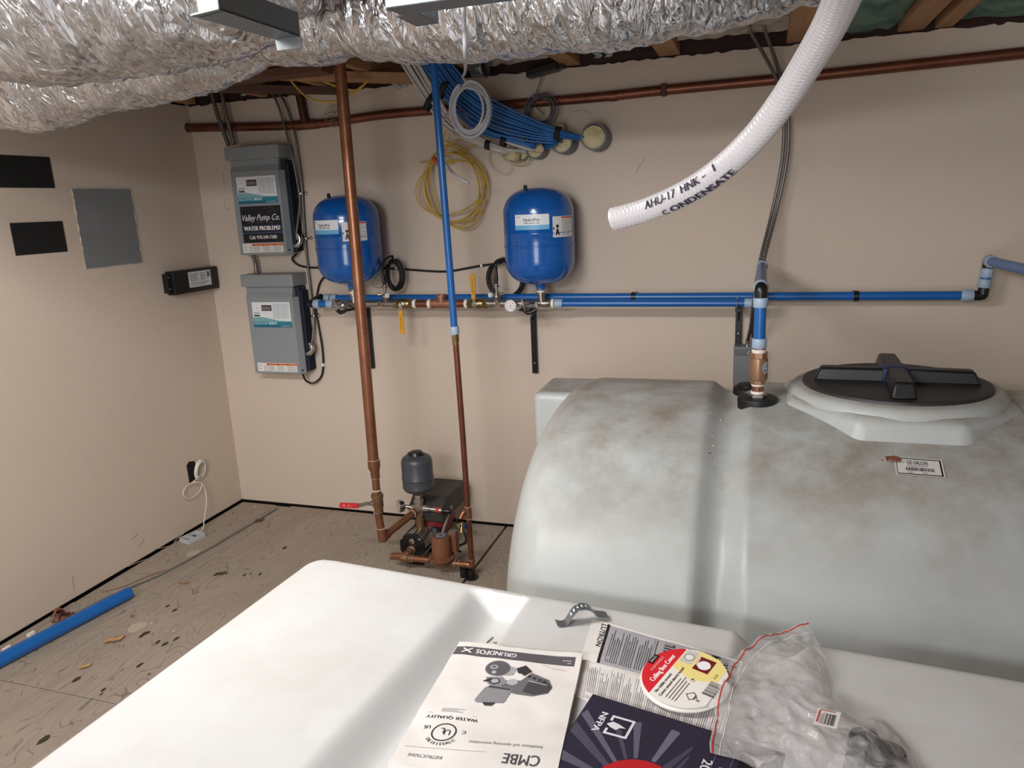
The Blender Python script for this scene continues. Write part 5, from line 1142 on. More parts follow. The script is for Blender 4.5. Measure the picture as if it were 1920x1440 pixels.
MB().prism([(xb_-.004, ya-.015, bbm-.045), (xb_-.004, ya+.11, bbm+.04), (xb_-.004, ya+.14, bbm-.01), (xb_-.004, ya+.01, bbm-.08)], (.006, 0, 0)).build('red_panel', M('dark_red', '#6f1218', .45), BP, False, .002)
MB().box((px_-.04, fy+.13, bbm-.03), (px_+.112, fy+.16, bbm+.002)).build('red_base', M('dark_red', '#6f1218'), BP, False, .004)
MB().box((px_-.06, fy+.14, 0), (px_+.06, fy+.20, .03)).build('foot', blk, BP, False, .003); MB().box((px_-.05, fy+.002, 0), (px_+.05, fy+.016, .03)).build('foot', blk, BP, False, .003)
catm('pump_cable', None, [V3((px_+.10, -.22, .12)), V3((px_+.13, -.20, .06)), V3((px_+.16, -.24, .012)), V3((px_+.13, -.30, .008)), V3((px_+.17, -.34, .008))], .005, cabk, parent=BP)
# ---- small bore riser on the right
ys = -.555
sp = lambda px, py: onY(px, py, ys)
SR = thing('slim_riser', 'slim vertical riser, blue above and copper below, beside the pump', 'pipe', (sp(885, 1062).x, ys, sp(885, 1062).z))
t0 = sp(812, 112); t0u = t0+(t0-sp(832, 360)).normalized()*.15
MB().tube([t0u, sp(832, 360), sp(852, 618)], .0142, 20).build('blue_pipe', bluep, SR)
dS = (sp(855, 650)-sp(852, 612)).normalized()
MB().tube([sp(852, 612), sp(852.2, 614), sp(853, 625), sp(853.4, 627)], [.0165, .0185, .0185, .017], 20).build('expansion_ring', ringp, SR)
m = MB(); m.tube([sp(853.3, 626), sp(854.5, 640)], .0160, 6); m.tube([sp(854, 637), sp(854.6, 646)], .0135, 16); m.build('brass_adapter', brass, SR)
fl_ = sp(884, 1046)
MB().tube([sp(854.6, 643), sp(868, 820), sp(876, 940), fl_], .0122, 18).build('copper_pipe', copper_old, SR)
for py, px in ((950, 877), (972, 879)): fit_ring(SR, sp(px, py), dS, .0150)
MB().tube([sp(877, 950), sp(879, 973)], .0148, 18).build('tee_fitting', copper, SR); fit_ring(SR, sp(884, 1049), dS, .015)
# boiler drain on the tee: blue wheel and brass spout
tc_ = sp(877, 958); o_ = onY(863, 972, ys-.03); 
m = MB(); m.tube(sm([tc_, tc_.lerp(o_, .5)+V3((0, 0, .012)), o_], 4), .0095, 12); m.build('side_branch', copper, SR)
o2 = onY(866, 984, ys-.035); m = MB(); m.ball(o2, .014, 12); m.tube(sm([o2, o2+V3((.002, -.008, -.012)), o2+V3((.004, -.018, -.030))], 4), .010, 12); db_ = m.build('drain_spout', brass, SR)
MB().lathe(o2+V3((.010, -.010, .002)), (.9, -.4, .05), [(0, .004), (.010, .004), (.011, .013), (.019, .012)], 10).build('blue_wheel', M('wheel_blue', '#24315f', .45), SR)
MB().lathe(o2+V3((-.006, -.014, .004)), (-.5, -.85, 0), [(0, .008), (.003, .0105), (.006, .0105)], 14).build('steel_cap', chrome, SR)
# bottom elbow + line with circulator
zl = sp(884, 1060).z; E0 = V3((sp(885, 1062).x, ys, max(.045, zl)))
MB().tube(sm([fl_, fl_+(E0-fl_)*.6, E0+V3((-.004, 0, 0)), E0+V3((-.022, 0, .001)), E0+V3((-.036, 0, .001))], 5), .0152, 16).build('elbow_fitting', copper, SR)
xL = onY(735, 1052, ys).x
CI = thing('circulator_pump', 'small brown circulator pump on the horizontal copper line by the booster pump', 'pump', (onY(826, 1045, ys).x, ys, 0))
cx_ = onY(826, 1030, ys-.01).x; zc_ = E0.z
MB().cyl((xL, ys, zc_+.002), (cx_-.06, ys, zc_+.002), .0145).build('copper_pipe', copper, CI); MB().cyl((cx_+.05, ys, zc_), (E0.x-.03, ys, zc_), .0145).build('copper_pipe', copper, CI)
for x in (xL+.055, xL+.105, cx_-.05, cx_+.062, E0.x-.06): fit_ring(CI, (x, ys, zc_), (1, 0, 0), .0165)
MB().lathe((xL+.050, ys, zc_), (1, 0, 0), [(0, .0155), (.002, .019), (.014, .019), (.016, .0235), (.036, .0235), (.038, .019), (.050, .019), (.052, .0155)], 18).build('check_valve', bronze, CI)
circ = M('circulator_brown', '#82563f', .5, .15, (10, '#75492f', .3))
ct_ = onY(826, 1006, ys-.01).z
MB().lathe((cx_, ys, zc_-.012), (0, 0, 1), [(0, .030), (.010, .040), (.030, .042), (.034, .058), (.042, .058), (.043, .050)], 26).build('volute', circ, CI)
rc_ = .043
MB().lathe((cx_, ys, zc_+.030), (0, 0, 1), [(0, rc_), (ct_-zc_-.045, rc_), (ct_-zc_-.032, rc_*.93), (ct_-zc_-.030, rc_*.86)], 32).build('motor_housing', circ, CI)
p = Pr(); p.disc(0, 0, rc_*.80, '#3a3a3c', 1); 
for k in range(12): a = 2*pi*k/12; p.rect(.018*cos(a)-.005, .022*sin(a)-.0015, .018*cos(a)+.005, .022*sin(a)+.0015, '#b9b9bb', 2)
p.ring(0, 0, .012, .002, '#c9c9cb', 2); p.build('name_plate', CI, lambda u, v, h: V3((cx_+u, ys+v, ct_+.0005+h)), 'dark round name plate with silver print')
MB().box((cx_+.022, ys+.02, zc_+.040), (cx_+.062, ys+.062, ct_+.006)).build('capacitor_box', circ, CI, False, .006); MB().box((cx_+.024, ys+.024, ct_+.005), (cx_+.060, ys+.058, ct_+.009)).build('box_cover', M('box_grey', '#6f6c69', .4, .4), CI, False, .003)
for k in range(3): a = -2.4+k*1.1; MB().ball((cx_+.054*cos(a), ys+.054*sin(a), zc_+.034), .006, 8).build('flange_bolt', bronze, CI)
# inlet from the end plate to the line
iy = fy-.028
MB().tube(sm([V3((px_, iy, fz-.012)), V3((px_-.002, iy-.02, fz-.013)), V3((px_-.010, ys+.010, fz-.016)), V3((px_-.006, ys, zc_+.01)), V3((xL+.01, ys, zc_+.003)), V3((xL+.035, ys, zc_+.002))], 6), .0155, 16).build('inlet_bend', copper, CI)
MB().lathe((E0.x-.005, ys, 0), (0, 0, 1), [(0, .030), (.010, .030), (.012, .018), (zc_-.018, .016)], 16).build('pipe_support', blk, CI)
MB().lathe((cx_+.10, ys+.01, 0), (0, 0, 1), [(0, .022), (zc_-.02, .020), (zc_-.015, .012)], 16).build('pipe_support', blk, CI)

# ================================================================ THINGS ON THE WHITE TANK
def quad(c, h=0.0, wave=0.0, seed=0, sag=0.0):
    """bilinear patch from four pixel corners (TL, TR, BR, BL) on the tank top"""
    P = [onZ(x, y, FT) for x, y in c]
    def fn(u, v, hh=0):
        p = P[3]*(1-u)*(1-v)+P[2]*u*(1-v)+P[1]*u*v+P[0]*(1-u)*v
        uu = (p-A0).dot(U)-.033*(p-A0).dot(Wv)
        z = FT+h+hh+wave*noise.noise(V3((u*2.2+seed, v*3.1, seed)))+wave*.4*noise.noise(V3((u*6+seed, v*9, 1)))+wave*.6
        return V3((p.x, p.y, z))
    w_ = ((P[2]-P[3]).length+(P[1]-P[0]).length)/2; h_ = ((P[0]-P[3]).length+(P[1]-P[2]).length)/2
    return fn, w_, h_
def sheet_thing(name, lb, cat, corners, h, th, wave, seed, mat_, nm='sheet', nu=24, nv=30):
    fn, w_, h_ = quad(corners, h, wave, seed); c = fn(.5, .5); t = thing(name, lb, cat, (c.x, c.y, FT))
    MB().slab(lambda u, v: fn(u, v), nu, nv, th).build(nm, mat_, t, ang=60)
    mp = lambda x, y, hh: fn(x/w_, y/h_, hh)
    return t, mp, w_, h_, fn
# instruction sheet, two folded strips (printed upside down to the viewer: its top is at the left)
def dense(n=6): pass
lt, lm, lw, lh, _ = sheet_thing('instruction_sheet', 'unfolded instruction sheet with grey printed strip lying under the round cover', 'paper', ((1111, 1161), (1392, 1242), (1372, 1312), (1088, 1238)), .0008, .0004, .0016, 2.0, paper, nu=40, nv=24)
p = Pr(); p.rect(lw*.115, lh*.02, lw*.99, lh*.95, '#aaa7ab', 1, 24, 6); p.rect(lw*.115, lh*.02, lw*.135, lh*.96, '#232024', 2, 1, 10)
p.text('LUTRON', lw*.075, lh*.93, lw*.05, '#1d1a1d', 2, 'L', rot=-pi/2, width=lh*.55, fat=.0002)
for x0, x1 in ((.16, .25), (.26, .35), (.36, .45)): p.greek(lw*x0, lh*.08, lw*x1, lh*.88, 6, '#58555a', 2, .35, True, .3)
p.rect(lw*.455, lh*.02, lw*.457, lh*.95, '#6f6c70', 2, 1, 8); p.rect(lw*.47, lh*.10, lw*.475, lh*.90, '#39363a', 2, 1, 8)
for x0, y0, wx in ((.52, .62, .07), (.50, .15, .05), (.66, .62, .06), (.78, .68, .06), (.90, .55, .08)):
    p.rect(lw*x0, lh*y0, lw*(x0+wx), lh*(y0+.26), '#4d4b4f', 2); p.greek(lw*x0, lh*y0, lw*(x0+wx), lh*(y0+.26), 4, '#c5c3c6', 3, .3)
p.poly([(lw*.50, lh*.50), (lw*.56, lh*.72), (lw*.60, lh*.56), (lw*.56, lh*.42)], '#e8e6e6', 3); p.poly([(lw*.62, lh*.70), (lw*.66, lh*.92), (lw*.68, lh*.80)], '#e8e6e6', 3); p.poly([(lw*.48, lh*.10), (lw*.53, lh*.36), (lw*.56, lh*.16)], '#e8e6e6', 3)
p.rect(lw*.84, lh*.80, lw*.87, lh*.92, '#1c1a1c', 3); p.rect(lw*.862, lh*.84, lw*.866, lh*.88, '#ffffff', 4)
p.build('printed_panel', lt, lm, dh=.0005)
fn2, w2, h2_ = quad(((1088, 1239), (1372, 1313), (1344, 1404), (1079, 1308)), .0006, .0016, 2.0)
lo = MB().slab(lambda u, v: fn2(u, v), 40, 24, .0004).build('lower_fold', paper, lt, ang=60)
p = Pr(); 
for i in range(11): p.rect(w2*(.06+.085*i), h2_*.04, w2*(.062+.085*i), h2_*.96, '#98959a', 1, 1, 8)
for i in range(11): p.greek(w2*(.07+.085*i), h2_*.06, w2*(.135+.085*i), h2_*.94, 5, '#8c898f', 1, .32, True, .5)
p.text('P/N', w2*.95, h2_*.5, .006, '#333035', 2, rot=-pi/2); p.build('small_print', lt, lambda x, y, hh: fn2(x/w2, y/h2_, hh), dh=.0005)
# pump manual, seen upside down
mt, mm_, mw, mh, _ = sheet_thing('pump_manual', 'worn white pump manual with dark title strip lying upside down near the front', 'booklet', ((862, 1217), (1093, 1240), (1043, 1476), (728, 1449)), .0125, .010, .004, 5.0, paper, 'pages', 30, 40)
p = Pr()
# local frame: x to the right, y up in the picture; text is rotated by pi
p.rect(mw*.005, mh*.875, mw*.955, mh*.955, '#5b575b', 1, 24, 3)
p.text('GRUNDFOS', mw*.50, mh*.935, mh*.055, '#eeeaea', 3, 'L', rot=pi, width=mw*.32, fat=.0004)
for a_ in (.6, -.6): p.poly([(mw*.105+dx*cos(a_)-dy_*sin(a_), mh*.918+dx*sin(a_)+dy_*cos(a_)) for dx, dy_ in ((-.011, -.0015), (.011, -.0015), (.011, .0015), (-.011, .0015))], '#eeeaea', 3)
p.rect(mw*.86, mh*.915, mw*.93, mh*.92, '#cfcaca', 2); p.rect(mw*.90, mh*.895, mw*.93, mh*.90, '#cfcaca', 2)
# printed picture of the pump (plain greys)
def el_(x, y, rx, ry, c, h=2, n=26): p.disc(mw*x, mh*y, mw*rx, c, h, n, ry=mh*ry)
G = ['#6f6d70', '#8f8d90', '#4a484b', '#b5b3b5', '#3a383b']
p.poly([(mw*a, mh*b) for a, b in ((.44, .68), (.60, .70), (.66, .78), (.80, .73), (.84, .66), (.82, .60), (.72, .565), (.60, .57), (.50, .60))], G[0], 2)
p.poly([(mw*a, mh*b) for a, b in ((.66, .70), (.80, .70), (.835, .66), (.82, .61), (.73, .575), (.64, .60))], G[2], 3)
p.poly([(mw*a, mh*b) for a, b in ((.66, .705), (.80, .675), (.80, .668), (.655, .697))], G[3], 4)
el_(.40, .785, .095, .068, G[0], 4); el_(.40, .785, .085, .060, '#5d5b5e', 5); el_(.37, .79, .030, .020, G[3], 6); el_(.37, .79, .018, .012, G[0], 7); el_(.385, .745, .018, .014, G[3], 6)
p.poly([(mw*a, mh*b) for a, b in ((.47, .82), (.55, .80), (.53, .74), (.47, .73))], '#a3a1a3', 3)
p.poly([(mw*a, mh*b) for a, b in ((.54, .80), (.60, .835), (.66, .79), (.62, .75), (.56, .76))], G[4], 4)
p.poly([(mw*a, mh*b) for a, b in ((.34, .70), (.46, .715), (.52, .66), (.46, .62), (.38, .635))], G[1], 4); el_(.42, .665, .04, .03, G[2], 5); el_(.42, .665, .028, .020, G[3], 6); el_(.545, .675, .04, .03, G[3], 5)
p.poly([(mw*a, mh*b) for a, b in ((.33, .66), (.39, .70), (.38, .655))], G[4], 5)
p.poly([(mw*a, mh*b) for a, b in ((.40, .625), (.57, .615), (.55, .50), (.54, .485), (.36, .47), (.34, .485), (.37, .60))], G[1], 5)
p.poly([(mw*a, mh*b) for a, b in ((.40, .62), (.56, .61), (.555, .595), (.395, .605))], G[2], 6); p.poly([(mw*a, mh*b) for a, b in ((.40, .475), (.49, .480), (.47, .455), (.42, .453))], G[4], 6)
for i in range(5): p.rect(mw*(.60+.04*i), mh*(.745-.012*i), mw*(.625+.04*i), mh*(.765-.012*i), G[4], 4)
# mark: classified circle
cx2, cy2 = mw*.24, mh*.235
p.ring(cx2, cy2, .0190, .0022, '#2a282b', 2); p.text('U', cx2+.010, cy2+.005, .016, '#2a282b', 3, rot=pi); p.text('L', cx2-.000, cy2+.008, .016, '#2a282b', 3, rot=pi)
p.text('US', cx2-.024, cy2+.012, .0095, '#2a282b', 3, rot=pi, fat=.0002); p.text('C', cx2+.033, cy2+.006, .0095, '#2a282b', 3, rot=pi, fat=.0002)
for i, ch in enumerate('CLASSIFIED'):
    a_ = radians(-90+50-11*i); p.text(ch, cx2+.030*cos(a_+0), cy2+.030*sin(a_), .0075, '#2a282b', 3, 'C', rot=a_+pi/2+pi+pi, fat=.0002) if False else p.text(ch, cx2+.0275*cos(a_), cy2+.0275*sin(a_)+.0, .0075, '#2a282b', 3, 'C', rot=a_-pi/2+pi, fat=.0002)
p.text('WATER QUALITY', cx2+.043, cy2+.034, .0085, '#2a282b', 3, rot=pi, width=.082, fat=.0002); p.rect(cx2-.04, cy2+.040, cx2+.04, cy2+.0405, '#8a888b', 2); p.greek(cx2-.02, cy2+.043, cx2+.02, cy2+.052, 3, '#9b999c', 2)
p.text('Installation and operating instructions', mw*.88, mh*.195, .0085, '#7a787b', 3, rot=pi, width=mw*.46)
p.text('CMBE', mw*.885, mh*.125, .030, '#4d4b4e', 3, rot=pi, width=mw*.22, fat=.0003)
p.rect(mw*.04, mh*.125, mw*.55, mh*.127, '#a5a3a6', 2, 8); p.text('INSTRUCTIONS', mw*.30, mh*.08, .008, '#5a585b', 3, rot=pi, width=.05)
p.build('cover_print', mt, mm_)
MB().tube([mm_(mw*.9, mh*.83, .0006), mm_(mw*.8, mh*.835, .0008), mm_(mw*.72, mh*.86, .0006)], .0006, 4).build('crease_line', M('crease', '#b9a48f', .8), mt)
# code book
bk, bm_, bw, bh, _ = sheet_thing('code_book', 'dark blue softcover code book with white sunburst and emblem under the plastic bag', 'book', ((1112, 1315), (1472, 1428), (1430, 1560), (1012, 1470)), .0135, .0125, 0.0005, 8.0, M('book_cover', '#2c2838', .32, 0, (5, '#332f40', .3)), 'cover', 16, 16)
fnb, wB_, hB_ = quad(((1112, 1315), (1472, 1428), (1430, 1560), (1012, 1470)), .0105, 0, 8)
p = Pr()
bx0, by0 = bw*.43, bh*.09
for a_, w_, l0, l1, c in ((188, 2.0, .05, .17, '#6c6878'), (170, 3.2, .05, .17, '#5a5667'), (152, 4.2, .05, .175, '#4b4759'), (138, 3, .05, .17, '#615d6e'), (122, 2.2, .05, .115, '#4b4759'), (108, 3, .05, .13, '#5e5a6c'), (82, 3.5, .05, .13, '#6a6678'), (60, 6, .05, .12, '#454154'), (44, 5, .05, .12, '#454154'), (28, 4, .05, .12, '#4b4759')):
    q = radians(a_); w1_ = radians(w_); pl = [(bx0+l0*1.1*cos(q-w1_), by0+l0*1.1*sin(q-w1_)), (bx0+l1*cos(q-w1_*.9), by0+l1*sin(q-w1_*.9)), (bx0+l1*cos(q+w1_*.9), by0+l1*sin(q+w1_*.9)), (bx0+l0*1.1*cos(q+w1_), by0+l0*1.1*sin(q+w1_))]
    pl = [(max(.002, min(bw*.60, x)), max(.001, min(bh-.002, y))) for x, y in pl]; p.poly(pl, c, 1)
p.disc(bx0, by0-.01, .062, '#b51d24', 2, 40)
# emblem: letters NFPA beside a flame in an open square
ex_, ey_ = bw*.135, bh*.70
p.text('NFPA', ex_-.010, ey_+.020, .0155, '#dcdae0', 3, 'L', rot=-pi/2, width=.040, fat=.0006)
def er(x0, y0, x1, y1, h=3): p.rect(ex_+x0, ey_+y0, ex_+x1, ey_+y1, '#dcdae0', h)
er(.012, .016, .045, .020); er(.041, -.020, .045, .020); er(.012, -.020, .045, -.016); er(.008, .008, .012, .020); er(.008, -.020, .012, -.008)
p.poly([(ex_+.006, ey_), (ex_+.014, ey_+.007), (ex_+.024, ey_+.005), (ex_+.037, ey_), (ex_+.028, ey_-.002), (ex_+.024, ey_-.008), (ex_+.014, ey_-.005)], '#dcdae0', 3)
p.text('2020', bw*.665, bh*.60, .020, '#dcdae0', 3, 'L', rot=-pi/2, width=.050, fat=.0005)
p.rect(bw*.71, 0, bw*.712, bh*.9, '#8a8794', 2); p.text('NFPA 70', bw*.745, bh*.55, .012, '#9a97a4', 3, 'L', rot=-pi/2, width=.05); p.rect(bw*.79, 0, bw*.792, bh*.9, '#8a8794', 2)
p.rect(bw*.82, 0, bw*.998, bh*.99, '#151318', 1); p.text('Handbook', bw*.86, bh*.50, .034, '#b0262b', 3, 'L', rot=-pi/2, width=.12, fat=.0012)
p.build('cover_print', bk, bm_)
# round ceiling box cover with its paper label
cc = onZ(1284, 1280, FT+.012); rC = .073
CV = thing('box_cover', 'round white ceiling box cover with red and yellow paper label', 'cover', (cc.x, cc.y, FT))
tilt = lambda x, y: .010+.05*(x)+.10*y*-1*0
def cvp(x, y, h=0): 
    return V3((cc.x+x, cc.y+y, FT+.022+.04*x+.10*y+h))
m = MB(); pr_ = [(0, .022), (rC*.8, .0215), (rC*.95, .018), (rC, .012)]
n_ = 56; v = []; f = []
for r_, dz in ((.0, 0), (rC*.75, 0), (rC*.93, -.001), (rC, -.004), (rC, -.006), (rC*.9, -.004)):
    for k in range(n_): a = 2*pi*k/n_; v.append(cvp(r_*cos(a), r_*sin(a), dz))
for i in range(5): f += [(i*n_+k, i*n_+(k+1) % n_, (i+1)*n_+(k+1) % n_, (i+1)*n_+k) for k in range(n_)]
f = [tuple(reversed(q)) for q in f]; f.append(tuple(5*n_+k for k in range(n_))[::-1])
m.add(v, f); m.build('cover_disc', M('cover_white', '#dedad4', .4), CV, ang=50)
# print: local axes turned so the text runs up to the upper right
ta = radians(67); 
pa = V3((cos(ta), sin(ta), 0)); pb = V3((-sin(ta), cos(ta), 0))
def cvm(u, v_, h): x = pa.x*u+pb.x*v_; y = pa.y*u+pb.y*v_; return cvp(x, y, h+.0006)
p = Pr(); rL_ = rC*.96
def chord(v0, v1, col, h, n=22):     # slice of the disc between two heights
    L_ = []; 
    for k in range(n+1): vv = v0+(v1-v0)*k/n; L_.append((-sqrt(max(0, rL_**2-vv**2)), vv))
    Rr_ = [(-x, y) for x, y in reversed(L_)]; p.poly(L_+Rr_, col, h)
chord(.030, rL_*.999, '#d2232f', 1); chord(-.012, .030, '#e8e3dc', 1)
chord(-.058, .030, '#e8e3dc', 1.2)
# yellow field towards the far end
pl = [(.012, .029), (.058, .029), (.070, .004), (.066, -.030), (.050, -.05), (.016, -.05), (-.002, -.012)]; p.poly(pl, '#ecd98a', 2)
p.text('Ceiling Box Cover', .000, .0365, .0135, '#f7ecec', 4, 'C', width=.074, fat=.0004); p.text('PAINTABLE', .004, .0515, .0065, '#f2b9b4', 4, 'C', width=.040)
p.rect(-.002, .0600, .022, .0690, '#181416', 4); p.text('RACO', .010, .0625, .006, '#e8e3dc', 5, 'C')
p.text('No visible screws!', -.056, .020, .0075, '#2b2524', 4, 'L', width=.050, fat=.0002); p.text('Covers unused electric boxes!', -.060, .010, .0075, '#2b2524', 4, 'L', width=.078, fat=.0002)
p.greek(-.058, -.016, .000, .006, 4, '#6b6560', 4, .25)
p.rect(.030, .006, .064, .027, '#c9c4c0', 3); p.ring(.046, .016, .009, .0016, '#8f8a87', 4); p.disc(.046, .016, .0072, '#e6e2de', 4)
p.rect(.024, -.028, .058, .000, '#6e1c20', 3); p.disc(.040, -.014, .011, '#eceaea', 4); p.poly([(.034, -.004), (.055, -.001), (.056, .004), (.036, .000)], '#d8b9b4', 4)
p.ring(-.034, -.030, .010, .0016, '#2b2524', 4, 4); p.rect(-.040, -.036, -.028, -.0345, '#2b2524', 4); p.text('R', -.040, -.046, .009, '#3b3533', 4)
p.bars(-.020, -.060, .014, -.040, 16, '#4b4543', 4); p.text('5120', .020, -.044, .006, '#3b3533', 4)
p.disc(-.002, -.014, .0045, '#d9d2b6', 5, 10); p.disc(.000, -.014, .0022, '#57524a', 6, 8)
p.build('paper_label', CV, cvm)
# stamped metal strap
c0 = onZ(1043, 1172, FT); c1_ = onZ(1138, 1160, FT); d = (c1_-c0); Ls = d.length; d.normalize(); sd_ = V3((0, 0, 1)).cross(d)
ST = thing('metal_strap', 'bent galvanised metal strap lying on the white tank above the papers', 'bracket', ((c0.x+c1_.x)/2, (c0.y+c1_.y)/2, FT))
prof = [(0, .006), (.008, .002), (.018, .002), (.026, .012), (.034, .024), (.045, .032), (.058, .033), (.070, .028), (.080, .016), (.092, .012), (.104, .010)]
P = sm([c0+d*(x*Ls/.104)+V3((0, 0, z)) for x, z in prof], 4)
m = MB(); N = len(P)-1
def stf(u, v): 
    i = min(N-1, int(u*N)); p_ = P[i].lerp(P[i+1], u*N-i); wd = .012*(1-.35*(abs(u-.5) < .02)); return p_+sd_*(v-.5)*2*wd*(1.0 if u < .96 else 1-(u-.96)*12)
m.slab(stf, N, 4, .0018).build('strap_body', galv, ST, ang=50)
p = Pr(); 
for i in range(5): p.rect(.036+.007*i, -.004, .0385+.007*i, .005, '#dfe5e8', 1)
p.build('stamped_marks', ST, lambda u, v, h: stf(u/.104, .5+v/.024)+V3((0, 0, .0004+h)))
# plastic zip bag
bagm = bpy.data.materials.new('clear_bag'); bagm.use_nodes = True; n = bagm.node_tree.nodes; l = bagm.node_tree.links; b = n['Principled BSDF']
b.inputs['Base Color'].default_value = lin('#d4d0cf'); b.inputs['Roughness'].default_value = .1; b.inputs['Alpha'].default_value = .33; b.inputs['Specular IOR Level'].default_value = .8
tc = n.new('ShaderNodeTexCoord'); a = n.new('ShaderNodeTexNoise'); a.inputs['Scale'].default_value = 60; a.inputs['Detail'].default_value = 5; a.inputs['Distortion'].default_value = 1.5; l.new(tc.outputs['Object'], a.inputs[0]); bb = n.new('ShaderNodeBump'); bb.inputs['Strength'].default_value = .5; bb.inputs['Distance'].default_value = .006; l.new(a.outputs[0], bb.inputs['Height']); l.new(bb.outputs[0], b.inputs['Normal'])
BG = thing('plastic_bag', 'crumpled clear zip bag with red seal line at the lower right', 'bag', tuple(onZ(1500, 1330, FT)))
# the bag's mouth edge and far end, as rows from mouth to bottom
mouth = [(1330, 1418, .012), (1337, 1345, .018), (1350, 1280, .030), (1385, 1225, .030), (1440, 1190, .034), (1512, 1163, .044)]
mid1 = [(1385, 1430, .016), (1410, 1370, .036), (1425, 1310, .050), (1450, 1260, .050), (1500, 1225, .040), (1545, 1225, .028)]
mid2 = [(1450, 1450, .016), (1480, 1400, .045), (1510, 1350, .060), (1530, 1320, .060), (1550, 1295, .040), (1563, 1310, .020)]
mid3 = [(1540, 1465, .014), (1560, 1425, .040), (1590, 1390, .055), (1600, 1365, .055), (1600, 1345, .035), (1600, 1338, .014)]
mid4 = [(1620, 1480, .020), (1640, 1440, .048), (1650, 1410, .052), (1655, 1385, .046), (1655, 1360, .024), (1650, 1346, .006)]
end = [(1710, 1510, .012), (1728, 1475, .034), (1732, 1445, .036), (1722, 1420, .028), (1700, 1395, .010), (1690, 1378, .004)]
rows = [[onZ(x, y, FT+h_) for x, y, h_ in r_] for r_ in (mouth, mid1, mid2, mid3, mid4, end)]
rows = [sm(r_, 14) for r_ in rows]
cols = [sm([r_[j] for r_ in rows], 14) for j in range(len(rows[0]))]; NJ, NI = len(cols), len(cols[0])
def bagp(i, j, low):
    p_ = cols[j][i]; a = noise.noise(p_*22+V3((3, 1, 0)))*.012-abs(noise.noise(p_*34))*.012-abs(noise.noise(p_*80+V3((0, 7, 0))))*.005
    z = p_.z+a if not low else FT+.002+max(0, (p_.z-FT)*.15)+abs(a)*.3+.0
    if low: 
        z = min(z, p_.z+a-.001)
    xb = onZ(1440, 1400, FT).x; k_b = (1-ss(xb-.05, xb+.03, p_.x))*(1-ss(-2.34, -2.24, p_.y)) if True else 0
    if low: z += .0145*k_b
    else: z = max(z, FT+.017*k_b+.002)
    dd = V3((noise.noise(p_*30), noise.noise(p_*30+V3((9, 9, 9))), 0))*.003
    return V3((p_.x, p_.y, max(FT-.0+.0008, z)))+dd
for low, nm in ((False, 'upper_film'), (True, 'lower_film')):
    m = MB(); m.add([bagp(i, j, low) for i in range(NI) for j in range(NJ)], [(i*NJ+j, i*NJ+j+1, (i+1)*NJ+j+1, (i+1)*NJ+j) for i in range(NI-1) for j in range(NJ-1)]); m.build(nm, bagm, BG, ang=180)
m = MB(); m.tube([bagp(2, j, False)+V3((0, 0, .0008)) for j in range(NJ)], .0011, 6); m.build('zip_line', M('zip_red', '#c43a34', .4), BG)
m = MB(); m.tube([bagp(6, j, False)+V3((0, 0, .0006)) for j in range(NJ)], .0007, 5); m.build('zip_track', M('zip_clear', '#dedada', .3), BG)
lc = onZ(1551, 1347, FT+.078); le = (onZ(1572, 1352, FT+.078)-onZ(1530, 1340, FT+.078)); p = Pr()
p.rect(-.015, -.018, .015, .018, '#d8d2cf', 1); p.bars(-.003, -.014, .011, .010, 12, '#2f2a28', 2); p.rect(-.013, -.012, -.010, .014, '#b4574c', 2); p.greek(-.009, -.014, -.004, .014, 3, '#5a5350', 2, .4, True); p.rect(-.012, .0145, .008, .0165, '#a5483d', 2)
ta2 = radians(-14); p.build('bag_label', BG, lambda u, v_, h: lc+V3((u*cos(ta2)-v_*sin(ta2), u*sin(ta2)+v_*cos(ta2), .10*u+.04*v_+h)))
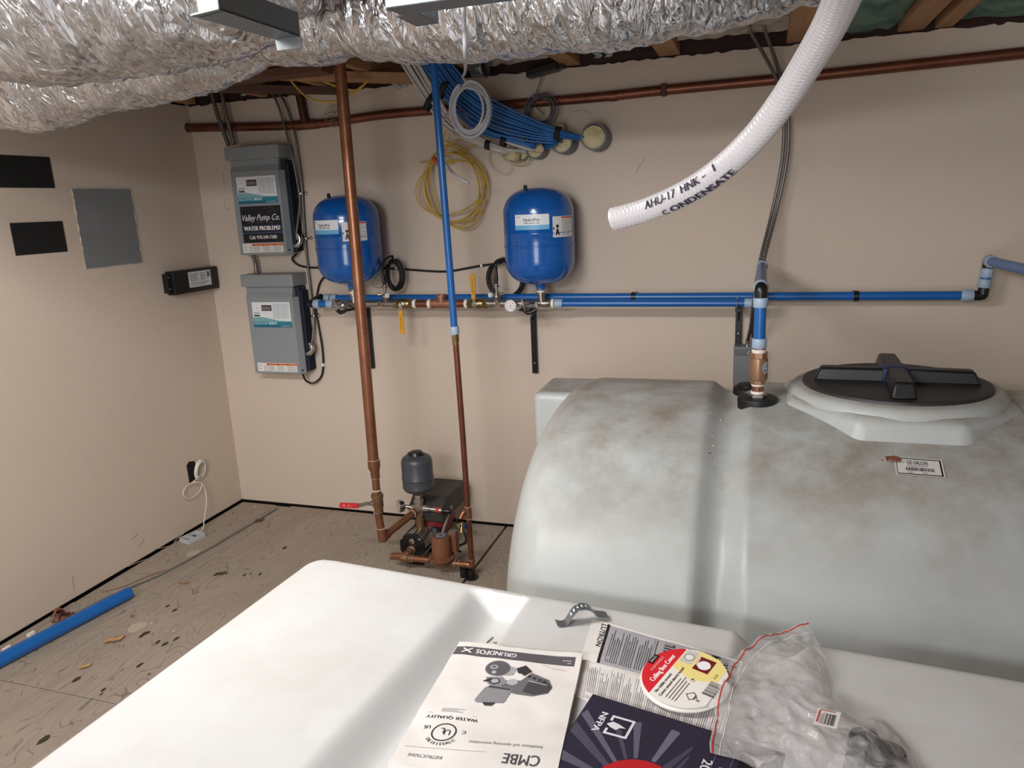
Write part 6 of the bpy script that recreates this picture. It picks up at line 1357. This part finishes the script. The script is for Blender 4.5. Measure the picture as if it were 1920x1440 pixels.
for i, (px, py, h_, r_, lb) in enumerate(((1618, 1392, .024, .021, 'dark rubber grommet inside the clear bag, nearest its label'), (1660, 1424, .018, .026, 'larger dark rubber grommet at the bottom corner of clear bag'), (1602, 1436, .016, .015, 'small dark bushing low inside the clear bag'))):
    c = onZ(px, py, FT+h_*.5); t = thing('rubber_grommet', lb, 'grommet', (c.x, c.y, FT), 'dark parts inside the clear bag')
    MB().lathe((c.x, c.y, FT+.002), (0.1, .1, 1), [(0, r_), (.006, r_*1.02), (.008, r_*.7), (.014, r_*.7), (.016, r_), (.022, r_*.9), (.022, r_*.45), (.010, r_*.4)], 20).build('grommet_body', rubber, t)
# crumbs and chips on both tanks
g = random.Random(31)
for i, (px, py, L_, a_, col) in enumerate(((917, 1155, .022, 1.3, '#6e4a2c'), (938, 1160, .03, .2, '#8b5f38'), (925, 1174, .010, .1, '#2c2018'), (922, 1186, .012, .2, '#a06c44'), (899, 1207, .012, .9, '#a8703f'), (918, 1166, .008, .6, '#a06c44'), (976, 1123, .006, 1.2, '#8b5f38'))):
    _, uu, v2 = onft(px, py); P0 = ftp(min(max(uu, .505), .552), v2, .0012); m = MB(); m.tube(sm([P0+V3((L_*t_*cos(a_), L_*t_*sin(a_), .001*abs(sin(t_*6)))) for t_ in (-.5, -.1, .3, .5)], 3), .0011, 5); tag(m.build('wood_shaving', M('shaving_'+col.strip('#'), col, .8), None), 'thin brown wood shaving lying in the left trough of the white tank', 'shaving', 'wood shavings in the tank trough')
for px, py in ((1333, 850), (1336, 820), (1334, 775), (1338, 838), (1352, 790), (1340, 870), (1341, 880), (1655, 865), (1662, 862)):
    p_ = hit_tank(px, py); o = MB().tube([p_+V3((0, 0, .002)), p_+V3((g.uniform(-.006, .006), g.uniform(-.012, .012), .003))], .0013, 5).build('plastic_shaving', M('shaving_dark', '#4d4136', .8) if px % 2 else M('shaving_pale', '#d9cbb6', .8), None); tag(o, 'tiny shaving caught in the groove on top of the dusty tank' if px < 1500 else ('tiny brown shaving just above the gallon label' if px == 1662 else 'tiny brown shaving at upper left of the gallon label'), 'shaving', 'shavings in the tank groove' if px < 1500 else 'shavings by the gallon label')
lf = hit_tank(1674, 866); MB_ = MB().slab(lambda u, v: lf+V3((.035*(u-.5), .03*(v-.5), .010+.008*noise.noise(V3((u*4, v*4, 2))))), 8, 8, .001).build('dry_leaf', M('leaf_rust', '#8a4f35', .8), None, ang=180); tag(MB_, 'rust brown leaf scrap stuck at the corner of the gallon label', 'leaf')
